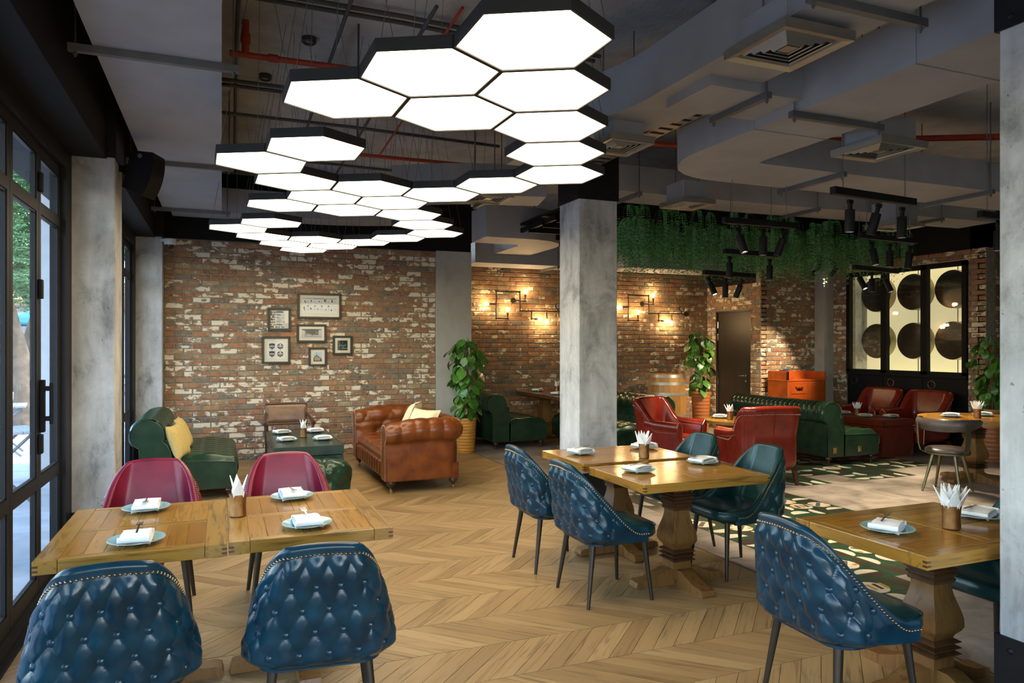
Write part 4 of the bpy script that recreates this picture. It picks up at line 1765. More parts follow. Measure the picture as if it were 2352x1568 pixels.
def build_tables():
    a = make_table_unit('glossy pine table at the left with its edge by the glass doors')
    a.location = (-0.335, 3.79, 0)
    g = 'square pine pedestal tables'
    copytree(a, (0.383, 3.785, 0.004), 0, 'glossy pine table at the left, the right half of the joined pair', g)
    copytree(a, (2.855, 4.09, 0), R(90), 'glossy pine table in the middle, half of the pair closer to the camera', g)
    copytree(a, (2.855, 4.88, 0.006), R(90), 'glossy pine table in the middle, farther half beside the concrete column', g)
    copytree(a, (3.10, 2.40, 0), R(90), 'glossy pine table in the right foreground behind the concrete column', g)
    # big round table on the right
    t = thing('round_table', 'round pine pedestal table on the right beside the bronze chair', 'table', (8.2, 5.8, 0))
    m = MB()
    r = 0.58
    m.lathe([(r - 0.12, 0.70), (r, 0.70), (r, 0.748), (r - 0.004, 0.752), (r - 0.10, 0.752), (r - 0.104, 0.745)], 56, False)
    m.build('rim', 'pine_frame', t)
    n = 9
    for i in range(n):
        x0 = -0.478 + i * 0.956 / n
        x1 = x0 + 0.956 / n
        m = MB()
        pts = []
        q = r - 0.105
        xs = [x0 + 0.001 + (x1 - x0 - 0.002) * k / 6 for k in range(7)]
        up = [(x, math.sqrt(max(1e-4, q * q - x * x))) for x in xs if abs(x) <= q]
        poly = [(y, -x) for x, y in up] + [(-y, -x) for x, y in reversed(up)]
        m.prism(poly, 0.71, 0.751)
        m.build('slat', 'pine_top', t, False, rz=PI / 2)
    pedestal_parts(t, 0.70, 1.15)
    # small round lounge table between the red armchairs
    t = thing('round_table', 'small round pine table between the two red armchairs', 'table', (6.30, 7.70, 0))
    m = MB()
    r = 0.40
    m.lathe([(r - 0.08, 0.575), (r, 0.575), (r, 0.615), (r - 0.004, 0.62), (r - 0.07, 0.62), (r - 0.074, 0.614)], 48, False)
    m.build('rim', 'pine_frame', t)
    for i in range(6):
        q = r - 0.075
        x0 = -q + i * 2 * q / 6
        x1 = x0 + 2 * q / 6
        xs = [x0 + 0.001 + (x1 - x0 - 0.002) * k / 6 for k in range(7)]
        up = [(x, math.sqrt(max(1e-4, q * q - x * x))) for x in xs]
        m = MB()
        m.prism([(y, -x) for x, y in up] + [(-y, -x) for x, y in reversed(up)], 0.58, 0.619)
        m.build('slat', 'pine_top', t, False, rz=PI / 2)
    m = MB()
    m.lathe([(0.03, 0.575), (0.028, 0.03), (0.05, 0.028), (0.20, 0.018), (0.205, 0.0)], 24)
    m.build('pedestal', 'black_steel', t)
    # long booth table in the alcove
    t = thing('booth_table', 'long dark wooden table between the green booths in the alcove', 'table', (5.05, 10.35, 0))
    for i in range(5):
        m = MB()
        x0 = -0.36 + i * 0.144
        m.box(-1.05, 1.12, -0.0705, 0.0705, 0.765, 0.815, 0.003)
        m.build('plank', 'booth_wood', t, False, loc=(x0 + 0.072, 0, 0), rz=PI / 2)
    m = MB()
    m.box(-0.30, 0.30, -0.9, 1.0, 0.745, 0.765)
    m.build('sub_top', 'pine_dark', t, False)
    for y in (-0.55, 0.65):
        m = MB()
        m.sqlathe([(0.11, 0.745), (0.11, 0.70), (0.075, 0.68), (0.075, 0.62), (0.12, 0.32), (0.07, 0.22), (0.09, 0.18), (0.09, 0.08), (0.24, 0.05), (0.24, 0.0)], (0, y))
        m.build('pedestal', 'pine_leg', t, True, 30)


build_tables()

# ------------------------------------------------------------------ green roll-back benches
def make_bench(label, L, group, brass=False, tufted_front=False, mat='leather_green', flute=0.020, fp=0.5):
    """local x = length, +y = front; back roll at -y"""
    t = thing('roll_back_bench', label, 'bench', (0, 0, 0), 0, group)
    h = L / 2
    rc, zc, r = -0.345, 0.685, 0.155
    # profile of back: from the seat, up the front, over the roll, down the rear
    prof = [(-0.115, 0.40), (-0.13, 0.50), (-0.165, 0.585)]
    for k in range(0, 15):
        a = R(-25) + R(235) * k / 14
        prof.append((rc + r * math.cos(a), zc + r * math.sin(a)))
    prof += [(-0.415, 0.555), (-0.41, 0.45), (-0.41, 0.12)]
    # resample by length
    acc = [0]
    for i in range(1, len(prof)):
        acc.append(acc[-1] + math.dist(prof[i], prof[i - 1]))
    tot = acc[-1]

    def at(f):
        d = f * tot
        for i in range(1, len(prof)):
            if d <= acc[i] or i == len(prof) - 1:
                k = (d - acc[i - 1]) / max(1e-6, acc[i] - acc[i - 1])
                return (prof[i - 1][0] + (prof[i][0] - prof[i - 1][0]) * k, prof[i - 1][1] + (prof[i][1] - prof[i - 1][1]) * k), d
    nch = max(6, int(round(L / 0.095)))
    m = MB()
    nu, nv = nch * 8, 60

    def fn(u, v):
        x = -h + 0.012 + (L - 0.024) * u
        (y, z), d = at(v)
        e = 0.002
        (ya, za), _ = at(max(0, v - e))
        (yb, zb), _ = at(min(1, v + e))
        tx, tz = yb - ya, zb - za
        ln = math.hypot(tx, tz) or 1
        ny, nz = tz / ln, -tx / ln
        ph = u * nch
        front = smoothstep(0.80, 0.62, v)
        if tufted_front:
            w = 0.020 * tuft(ph / 1.0 * 0.5 + 0.25, d / 0.22 + 0.25, 0.4) * smoothstep(0.62, 0.5, v)
            w += 0.008 * abs(math.sin(PI * ph)) ** 0.4 * smoothstep(0.48, 0.58, v) * front
        else:
            w = flute * (1 + 0.25 * math.sin(d * 30)) * abs(math.sin(PI * (ph + 0.12 * math.sin(d * 22) * (flute > 0.015)))) ** fp * front
        return (x, y + ny * w, z + nz * w)
    m.grid(fn, nu, nv)
    m.build('backrest', mat, t, True, 60)
    # end panels
    pp = [(p[0], p[1]) for p in prof] + [(-0.12, 0.12)]
    for s in (-1, 1):
        m = MB()
        x = s * h
        m.prism(pp, min(x, x - s * 0.02), max(x, x - s * 0.02), 'x')
        o = m.build('end_panel', mat, t, False)
        m = MB()
        m.tube([(x, p[0], p[1]) for p in prof], 0.006, 6)
        m.build('piping', mat, o)
    # core under the roll
    m = MB()
    m.box(-h + 0.02, h - 0.02, -0.40, -0.13, 0.12, 0.64)
    m.build('back_core', mat, t, False)
    # seat
    m = MB()
    ns = nch * 6

    def seat(u, v):
        x = -h + 0.004 + (L - 0.008) * u
        pr = [(-0.14, 0.36), (-0.14, 0.425), (0.0, 0.452), (0.2, 0.452), (0.38, 0.440), (0.47, 0.415), (0.505, 0.375), (0.505, 0.30), (0.49, 0.25), (0.49, 0.12)]
        f = v * (len(pr) - 1)
        i = min(int(f), len(pr) - 2)
        k = f - i
        y = pr[i][0] + (pr[i + 1][0] - pr[i][0]) * k
        z = pr[i][1] + (pr[i + 1][1] - pr[i][1]) * k
        edge = smoothstep(0, 0.05, u * L) * smoothstep(0, 0.05, (1 - u) * L)
        w = 0.022 * tuft(u * nch * 0.5 + 0.25, y / 0.30 + 0.25, 0.45) * smoothstep(-0.12, 0.0, y) * edge
        if z < 0.37 and y > 0.4:
            return (x, y + 0.010 * abs(math.sin(PI * u * nch)) ** 0.6 * edge, z)
        z = z - 0.05 * (1 - edge) * (1 if z > 0.36 else 0)
        return (x, y, z + w)
    m.grid(seat, ns, 45)
    m.build('seat', mat, t, True, 60)
    pe = [(-0.14, 0.12), (0.488, 0.12), (0.49, 0.25), (0.50, 0.30), (0.50, 0.365), (0.46, 0.385), (0.3, 0.395), (-0.14, 0.40)]
    for s in (-1, 1):
        m = MB()
        x = s * h
        m.prism(pe, min(x, x - s * 0.012), max(x, x - s * 0.012), 'x')
        o = m.build('seat_side', mat, t, False)
        m = MB()
        m.tube([(x, p[0], p[1]) for p in pe[2:]], 0.005, 6)
        m.build('piping', mat, o)
    m = MB()
    m.box(-h + 0.02, h - 0.02, -0.39, 0.47, 0.105, 0.125)
    m.build('base', 'walnut', t, False)
    lg = turned_leg(0.12, 0.034).mesh('leg', 'walnut')
    for sx in (-1, 1):
        for y in (-0.34, 0.42):
            link('leg', lg, t, (sx * (h - 0.07), y, 0))
    if brass:
        m = MB()
        for y in (-0.30, 0.14):
            x = -h - 0.002 if brass < 0 else h + 0.002
            m.box(x - 0.004, x + 0.004, y - 0.028, y + 0.028, 0.16, 0.24, 0.002)
            m.box(x - 0.009, x + 0.009, y - 0.012, y + 0.012, 0.175, 0.21, 0.002)
        m.build('brass_latch', 'brass', t, False)
    return t


def build_benches():
    g = 'dark green roll-back leather benches'
    # facing +x: local +y -> +x means rz = -90deg
    b = make_bench('green channelled leather bench along the glass doors with two yellow cushions', 1.62, g)
    b.location, b.rotation_euler = (-0.35, 8.86, 0), (0, 0, R(-90))
    b = make_bench('dark green booth bench between the pilaster and the long dark table', 1.28, g)
    b.location, b.rotation_euler = (4.24, 10.90, 0), (0, 0, R(-90))
    b = make_bench('glossy green tufted booth bench right of the middle column', 2.1, g, tufted_front=True)
    b.location, b.rotation_euler = (5.62, 9.86, 0), (0, 0, R(90))
    b = make_bench('green leather bench seen from behind, in front of the orange trunk bar', 1.86, g, brass=1, flute=0.009, fp=0.3)
    b.location, b.rotation_euler = (7.84, 8.16, 0), (0, 0, R(-90))


build_benches()


# ------------------------------------------------------------------ brown chesterfield
def build_chesterfield():
    t = thing('chesterfield_sofa', 'brown leather chesterfield sofa with two cream cushions', 'sofa', (2.05, 8.62, 0), R(90))
    # local x length, +y front
    hx, yb, yf = 1.04, -0.43, 0.42
    path = []
    rad = 0.16
    y = yf
    n_arm, n_back = 22, 56
    L_arm = yf - (yb + rad)
    L_arc = rad * PI / 2
    L_back = 2 * (hx - rad)
    tot = 2 * L_arm + 2 * L_arc + L_back

    def plan(d, ins):
        """outer footprint offset inward by ins"""
        r = max(0.012, rad - ins)
        if d < L_arm:
            return (-(hx - ins), yf - d), (1, 0)
        d -= L_arm
        if d < L_arc:
            a = d / rad
            return (-(hx - rad) - r * math.cos(a), yb + rad - r * math.sin(a)), (math.cos(a), math.sin(a))
        d -= L_arc
        if d < L_back:
            return (-(hx - rad) + d, yb + ins), (0, 1)
        d -= L_back
        if d < L_arc:
            a = d / rad
            return ((hx - rad) + r * math.sin(a), yb + rad - r * math.cos(a)), (-math.sin(a), math.cos(a))
        d -= L_arc
        return ((hx - ins), yb + rad + d), (-1, 0)
    rc, zc, rr = 0.095, 0.665, 0.125
    prof = [(0.03, 0.14), (0.03, 0.40), (0.035, 0.545)]
    for k in range(13):
        a = R(215) - R(245) * k / 12
        prof.append((rc + rr * math.cos(a) * -1 if False else rc - rr * math.cos(PI - a), zc + rr * math.sin(a)))
    prof += [(0.215, 0.57), (0.205, 0.50), (0.215, 0.40), (0.225, 0.32)]
    acc = [0]
    for i in range(1, len(prof)):
        acc.append(acc[-1] + math.dist(prof[i], prof[i - 1]))
    PT = acc[-1]
    NV = 54
    NU = 230

    def sample(v):
        d = v * PT
        for i in range(1, len(prof)):
            if d <= acc[i] or i == len(prof) - 1:
                k = (d - acc[i - 1]) / max(1e-6, acc[i] - acc[i - 1])
                return prof[i - 1][0] + (prof[i][0] - prof[i - 1][0]) * k, prof[i - 1][1] + (prof[i][1] - prof[i - 1][1]) * k
    m = MB()

    def fn(u, v):
        d = u * tot
        ins, z = sample(v)
        i2, z2 = sample(min(1, v + 0.01))
        i1, z1 = sample(max(0, v - 0.01))
        ti, tz = i2 - i1, z2 - z1
        ln = math.hypot(ti, tz) or 1
        ni, nz = -tz / ln, ti / ln          # outward from profile
        edge = smoothstep(0, 0.07, d) * smoothstep(0, 0.07, tot - d)
        ph = d / 0.155
        inner = smoothstep(0.60, 0.70, v)
        roll = smoothstep(0.30, 0.36, v) * (1 - inner)
        w = edge * (0.026 * tuft(ph * 0.5 + 0.25, (v - 0.6) * 3.2 + 0.25, 0.42) * inner + 0.013 * abs(math.sin(PI * ph)) ** 0.45 * roll)
        # arms drop a little toward the front
        drop = 0.05 * smoothstep(0.35, 0.0, min(d, tot - d))
        ins2 = ins + ni * w * -1 * -1
        (x, y), nrm = plan(d, ins + ni * w)
        zz = z + nz * w
        if zz > 0.45:
            zz -= drop * (zz - 0.45) / 0.35
        return (x, y, zz)
    m.grid(fn, NU, NV)
    fr = m.build('arms_and_back', 'leather_brown', t, True, 60)
    # scroll fronts of the arms
    for s in (-1, 1):
        m = MB()
        pts = []
        for k in range(NV + 1):
            ins, z = sample(k / NV)
            if z > 0.45:
                z -= 0.05 * (z - 0.45) / 0.35
            pts.append((s * (hx - ins), z))
        m.prism(pts + [(s * (hx - 0.225), 0.14)], yf - 0.004, yf + 0.016, 'y')
        o = m.build('arm_front', 'leather_brown', t, False)
        m = MB()
        nl = MB()
        nl.lathe([(0.0055, 0), (0.004, 0.003), (0.0005, 0.0045)], 6, False)
        rx = Matrix.Rotation(R(-90), 3, 'X')
        last = None
        for k in range(NV * 4 + 1):
            ins, z = sample(k / (NV * 4))
            if z > 0.45:
                z -= 0.05 * (z - 0.45) / 0.35
            c = Vector((s * (hx - ins) * 0.988, yf + 0.016, z * 0.985 + 0.006))
            if last is None or (c - last).length > 0.017:
                m.add([c + rx @ Vector(p) for p in nl.v], nl.f)
                last = c
        nt = m.build('nailhead_trim', 'nail_silver', o)
        nt['kind'] = 'stuff'
    # side seams on the outer arm panels
    for s in (-1, 1):
        for yy in (-0.12, 0.16):
            m = MB()
            m.tube([(s * (hx - 0.028), yy, 0.15), (s * (hx - 0.028), yy, 0.53)], 0.003, 5)
            m.build('seam', 'leather_brown', fr)
    # seat: tufted slab with a soft front
    m = MB()
    sx = hx - 0.215

    def seat(u, v):
        x = -sx + 2 * sx * u
        pr = [(-0.23, 0.40), (-0.1, 0.435), (0.1, 0.445), (0.28, 0.435), (0.37, 0.41), (0.405, 0.365), (0.40, 0.32), (0.41, 0.30), (0.41, 0.16)]
        f = v * (len(pr) - 1)
        i = min(int(f), len(pr) - 2)
        k = f - i
        y = pr[i][0] + (pr[i + 1][0] - pr[i][0]) * k
        z = pr[i][1] + (pr[i + 1][1] - pr[i][1]) * k
        w = 0.022 * tuft(u * 5.5 + 0.25, y / 0.30 + 0.25, 0.45) * (1 if z > 0.40 else 0.0)
        if z < 0.31:
            y += 0.014 * abs(math.sin(PI * u * 11)) ** 0.5
        return (x, y, z + w)
    m.grid(seat, 132, 40)
    m.build('seat', 'leather_brown', t, True, 60)
    m = MB()
    m.box(-hx + 0.04, hx - 0.04, yb + 0.04, yf - 0.02, 0.13, 0.30)
    m.build('base_frame', 'leather_brown', t, False)
    bm = MB()
    bm.lathe([(0.012, -0.004), (0.010, 0.004), (0.0005, 0.006)], 10, False)
    btn = bm.mesh('button', 'leather_brown')
    d = 0.155
    k = 0
    while d < tot - 0.1:
        v = 0.76 if k % 2 else 0.86
        ins, z = sample(v)
        (x, y), nrm = plan(d, ins + 0.004)
        o = link('button', btn, fr, (x, y, z - 0.0))
        o.rotation_euler = Vector((nrm[0], nrm[1], 0.15)).to_track_quat('Z', 'Y').to_euler()
        d += 0.155
        k += 1
    lg = MB()
    lg.lathe([(0.03, 0.14), (0.046, 0.13), (0.05, 0.105), (0.042, 0.085), (0.02, 0.065), (0.015, 0.05)], 14)
    lgm = lg.mesh('leg', 'walnut')
    cs = MB()
    cs.cyl((0, 0, 0.055), (0, 0, 0.03), 0.012, n=10)
    cs.cyl((-0.011, 0, 0.017), (0.011, 0, 0.017), 0.017, n=14)
    csm = cs.mesh('caster', 'brass')
    for sx_ in (-1, 1):
        for yy in (yb + 0.09, yf - 0.06):
            o = link('leg', lgm, t, (sx_ * (hx - 0.09), yy, 0))
            link('caster', csm, o)


build_chesterfield()


def make_cushion(label, size, mat, loc, rot, cat='cushion'):
    t = thing('cushion', label, cat, loc)
    t.rotation_euler = rot
    m = MB()

    def fn(u, v):
        x, y = u * 2 - 1, v * 2 - 1
        px = x * (1 - 0.07 * (1 - y * y)) * size / 2
        py = y * (1 - 0.07 * (1 - x * x)) * size / 2
        return px, py, 0.075 * ((1 - x ** 4) * (1 - y ** 4)) ** 0.55 * (size / 0.42)
    for s in (-1, 1):
        m.grid(lambda u, v: (fn(u, v)[0], fn(u, v)[1], s * fn(u, v)[2]), 20, 20)
    m.build('cover', mat, t)
    m = MB()
    ring = [fn(k / 14, 0) for k in range(14)] + [fn(1, k / 14) for k in range(14)] + [fn(1 - k / 14, 1) for k in range(14)] + [fn(0, 1 - k / 14) for k in range(14)]
    m.tube([(p[0], p[1], 0) for p in ring], 0.006, 6, closed=True)
    m.build('piping', mat, t)
    return t


make_cushion('yellow square cushion on the green bench, nearer the camera', 0.36, 'cushion_yellow', (-0.42, 8.20, 0.60), (0, R(70), R(-14)))
make_cushion('yellow square cushion on the green bench, behind the other yellow one', 0.36, 'cushion_yellow', (-0.40, 8.76, 0.62), (0, R(68), R(-4)))
make_cushion('cream cushion leaning on the brown sofa back, the taller one', 0.46, 'cushion_cream', (2.14, 8.60, 0.69), (0, R(-66), R(-24)))
make_cushion('cream cushion on the brown sofa close to its near arm', 0.44, 'cushion_cream', (2.12, 8.06, 0.66), (0, R(-60), R(28)))


# ------------------------------------------------------------------ red armchairs
def make_armchair(label):
    t = thing('armchair', label, 'armchair', (0, 0, 0), 0, 'red leather tub armchairs')
    sh = Shell(0.36, -0.34, 0.17, 0.33, 0.87, 0.56, 0.16, 0.16, -0.24, 0.43, 0.60, 0.10)
    me, _ = shell_mesh(sh, 'tub_back', 'leather_red', False, 72, 26)
    b = link('tub_back', me, t)
    n = link('nailhead_trim', nails_mesh(sh, 'nailhead_trim', 'nail_silver', 0.05, 0.006, 0.021, 0.99), b)
    n['kind'] = 'stuff'
    m = MB()
    m.tube([(0, -0.348, 0.18), (0, -0.345, 0.55), (0, -0.395, 0.87)], 0.0035, 5)
    m.build('seam', 'leather_red', b)
    for s in (-1, 1):
        m = MB()
        pts = [(s * 0.325, y, z) for y, z in ((-0.14, 0.60), (0.0, 0.575), (0.18, 0.565), (0.335, 0.56))]
        m.tube(pts, [0.052, 0.056, 0.06, 0.062], 14)
        a = m.build('arm_roll', 'leather_red', t)
        m = MB()
        m.prism([(s * 0.262, 0.16), (s * 0.36, 0.16), (s * 0.372, 0.40), (s * 0.39, 0.56), (s * 0.37, 0.61), (s * 0.325, 0.625), (s * 0.28, 0.61), (s * 0.26, 0.56), (s * 0.272, 0.40)], 0.33, 0.352, 'y')
        f = m.build('arm_front', 'leather_red', t, False)
        m = MB()
        m.tube([(s * 0.27, 0.352, 0.17), (s * 0.275, 0.352, 0.40), (s * 0.265, 0.352, 0.56), (s * 0.325, 0.352, 0.618), (s * 0.383, 0.352, 0.56), (s * 0.365, 0.352, 0.40), (s * 0.353, 0.352, 0.17)], 0.005, 5)
        m.build('nail_line', 'nail_silver', f)
    m = MB()

    def cush(u, v):
        th = 2 * PI * u
        cx, cy = math.cos(th), math.sin(th)
        k = (abs(cx) ** 6 + abs(cy) ** 6) ** (-1 / 6)
        pr = [(0, 0.29), (0.9, 0.29), (0.985, 0.305), (1.0, 0.34), (1.0, 0.385), (0.97, 0.415), (0.85, 0.43), (0.5, 0.445), (0, 0.45)]
        f = v * 8
        i = min(int(f), 7)
        r_ = pr[i][0] + (pr[i + 1][0] - pr[i][0]) * (f - i)
        z = pr[i][1] + (pr[i + 1][1] - pr[i][1]) * (f - i)
        return (cx * k * r_ * 0.258, cy * k * r_ * 0.30 + 0.075, z)
    m.grid(cush, 44, 22, cu=True)
    m.build('seat_cushion', 'leather_red', t, True, 50)
    m = MB()
    m.box(-0.262, 0.262, -0.25, 0.335, 0.16, 0.29, 0.006)
    m.build('seat_rail', 'leather_red', t, False)
    for sx in (-1, 1):
        for y, dy in ((0.29, 0.0), (-0.27, -0.04)):
            m = MB()
            m.add([(sx * 0.30 + a * 0.024, y + b * 0.024, 0.165) for a, b in ((-1, -1), (1, -1), (1, 1), (-1, 1))] +
                  [(sx * 0.31 + a * 0.016, y + dy + b * 0.016, 0.0) for a, b in ((-1, -1), (1, -1), (1, 1), (-1, 1))],
                  [(0, 1, 2, 3), (4, 7, 6, 5), (0, 4, 5, 1), (1, 5, 6, 2), (2, 6, 7, 3), (3, 7, 4, 0)])
            m.build('leg', 'walnut', t, False)
    return t


def build_armchairs():
    g = 'red leather tub armchairs'
    a = make_armchair('red leather armchair seen from behind, right of the small round table')
    a.location, a.rotation_euler = (5.84, 6.74, 0), (0, 0, R(-12))
    copytree(a, (5.44, 7.98, 0), R(-154), 'red leather armchair facing right beside the green tufted bench', g)
    copytree(a, (9.74, 8.60, 0), R(90), 'red leather armchair below the fan window, the farther one', g)
    copytree(a, (9.74, 7.76, 0), R(92), 'red leather armchair below the fan window, nearest the right plant', g)


build_armchairs()


# ------------------------------------------------------------------ trunks, ottoman, other seats
def make_trunk_table(label, mat, x0, x1, y0, y1, z, metal='nail_silver'):
    cx, cy = (x0 + x1) / 2, (y0 + y1) / 2
    a, b = (x1 - x0) / 2, (y1 - y0) / 2
    t = thing('trunk_table', label, 'trunk', (cx, cy, 0))
    m = MB()
    m.box(-a + 0.004, a - 0.004, -b + 0.004, b - 0.004, 0.0, z - 0.10, 0.006)
    m.build('body', mat, t, False)
    m = MB()
    m.box(-a, a, -b, b, z - 0.095, z, 0.008)
    lid = m.build('lid', mat, t, False)
    m = MB()
    for (zz) in (z - 0.088, z - 0.006):
        for s in (-1, 1):
            m.box(-a - 0.003, a + 0.003, s * b - 0.003, s * b + 0.003, zz - 0.006, zz + 0.006)
            m.box(s * a - 0.003, s * a + 0.003, -b, b, zz - 0.006, zz + 0.006)
    m.build('edge_binding', mat, lid, False)
    # upright corner straps and metal corners
    for sx in (-1, 1):
        for sy in (-1, 1):
            m = MB()
            m.box(sx * a - 0.022 * (1 if sx > 0 else 0) - 0.002, sx * a + 0.022 * (1 if sx < 0 else 0) + 0.002, sy * b - 0.005, sy * b + 0.005, 0.05, z - 0.12)
            m.build('corner_strap', mat, t, False)
            for zz, nm in ((z - 0.035, lid), (0.035, t)):
                m = MB()
                m.box(min(sx * (a + 0.004), sx * (a - 0.05)), max(sx * (a + 0.004), sx * (a - 0.05)), sy * b - 0.004, sy * b + 0.004, zz - 0.033, zz + 0.033, 0.002)
                m.box(sx * a - 0.004, sx * a + 0.004, min(sy * (b + 0.003), sy * (b - 0.05)), max(sy * (b + 0.003), sy * (b - 0.05)), zz - 0.033, zz + 0.033, 0.002)
                c = m.build('metal_corner', mat, nm, False)
                m = MB()
                for k in range(3):
                    m.ball((sx * (a - 0.008 - 0.017 * k), sy * (b + 0.005), zz + 0.02 - 0.017 * k), 0.005, 6, 4)
                    m.ball((sx * (a + 0.005), sy * (b - 0.008 - 0.017 * k), zz + 0.02 - 0.017 * k), 0.005, 6, 4)
                if nm is t:
                    m.build('rivet', metal, c)
    m = MB()
    step = 0.045
    k = 0
    x = -a + 0.06
    while x < a - 0.05:
        m.ball((x, -b - 0.003, z - 0.088), 0.0038, 5, 3)
        x += step
    y = -b + 0.06
    while y < b - 0.05:
        m.ball((-a - 0.003, y, z - 0.088), 0.0038, 5, 3)
        y += step
    o = m.build('rivet_row', metal, t)
    o['kind'] = 'stuff'
    return t


make_trunk_table('dark green leather trunk table between the green bench and brown sofa', 'leather_darkgreen', 0.50, 1.19, 7.68, 9.16, 0.55)
make_trunk_table('red-brown leather trunk table before the two red armchairs', 'leather_redbrown', 8.70, 9.32, 7.50, 8.70, 0.53)


def build_ottoman():
    t = thing('ottoman', 'round dark green tufted ottoman in front of the green trunk', 'ottoman', (0.93, 7.28, 0))
    m = MB()

    def fn(u, v):
        th = 2 * PI * u
        pr = [(0.0, 0.45), (0.10, 0.447), (0.20, 0.435), (0.245, 0.41), (0.26, 0.37), (0.255, 0.25), (0.25, 0.12), (0.245, 0.05)]
        f = v * (len(pr) - 1)
        i = min(int(f), len(pr) - 2)
        k = f - i
        r = pr[i][0] + (pr[i + 1][0] - pr[i][0]) * k
        z = pr[i][1] + (pr[i + 1][1] - pr[i][1]) * k
        if z > 0.4:
            w = 0.03 * abs(math.sin(4 * th)) ** 0.5 * smoothstep(0, 0.12, r) - 0.03 * (1 - smoothstep(0.0, 0.05, r))
            return (r * math.cos(th), r * math.sin(th), z + w * 0.6)
        w = 0.020 * tuft(u * 8 + 0.25, z / 0.26 + 0.25, 0.42)
        return ((r + w) * math.cos(th), (r + w) * math.sin(th), z)
    m.grid(fn, 128, 40, cu=True)
    m.build('upholstery', 'leather_green', t, True, 60)
    m = MB()
    m.lathe([(0.24, 0.0), (0.24, 0.05)], 32)
    m.build('plinth', 'walnut', t)
    m = MB()
    m.ball((0, 0, 0.435), 0.018, 12, 6, (1, 1, 0.5))
    m.build('button', 'leather_green', t)


build_ottoman()


def build_wood_armchair():
    t = thing('wooden_armchair', 'dark wooden armchair with tan leather back against the brick wall', 'armchair', (0.80, 9.78, 0), R(180))
    # +y is the front
    for sx in (-1, 1):
        m = MB()
        m.tube([(sx * 0.27, 0.25, 0.0), (sx * 0.28, 0.24, 0.40), (sx * 0.29, 0.23, 0.60)], [0.014, 0.02, 0.018], 8)
        m.build('leg', 'walnut', t)
        m = MB()
        m.tube([(sx * 0.24, -0.27, 0.0), (sx * 0.245, -0.22, 0.40), (sx * 0.255, -0.27, 0.80)], [0.014, 0.02, 0.017], 8)
        m.build('leg', 'walnut', t)
        m = MB()
        m.tube([(sx * 0.255, -0.26, 0.70), (sx * 0.28, -0.10, 0.655), (sx * 0.295, 0.12, 0.62), (sx * 0.295, 0.28, 0.60)], [0.016, 0.02, 0.024, 0.026], 8)
        m.build('arm', 'walnut', t)
    m = MB()
    m.box(-0.26, 0.26, -0.24, 0.26, 0.36, 0.41, 0.01)
    m.build('seat_frame', 'walnut', t, False)
    m = MB()
    m.box(-0.25, 0.25, -0.22, 0.25, 0.41, 0.47, 0.02)
    m.build('seat', 'leather_tan', t, True, 60)
    m = MB()

    def fn(u, v):
        x = (u - 0.5) * 0.53
        z = 0.56 + 0.25 * v
        y = -0.24 - 0.05 * v - 0.03 * math.cos((u - 0.5) * PI) + 0.03
        return x, y, z
    m.grid(lambda u, v: (fn(u, v)[0], fn(u, v)[1] + 0.03 * (math.sin(PI * u) * math.sin(PI * v)) ** 0.35, fn(u, v)[2]), 20, 10)
    m.grid(lambda u, v: (fn(u, v)[0], fn(u, v)[1] - 0.012, fn(u, v)[2]), 20, 10)
    m.build('backrest', 'leather_tan', t)
    m = MB()
    m.tube([fn(k / 12, 1.03) for k in range(13)], 0.016, 8)
    m.tube([fn(k / 12, -0.03) for k in range(13)], 0.014, 8)
    m.build('back_rail', 'walnut', t)


build_wood_armchair()


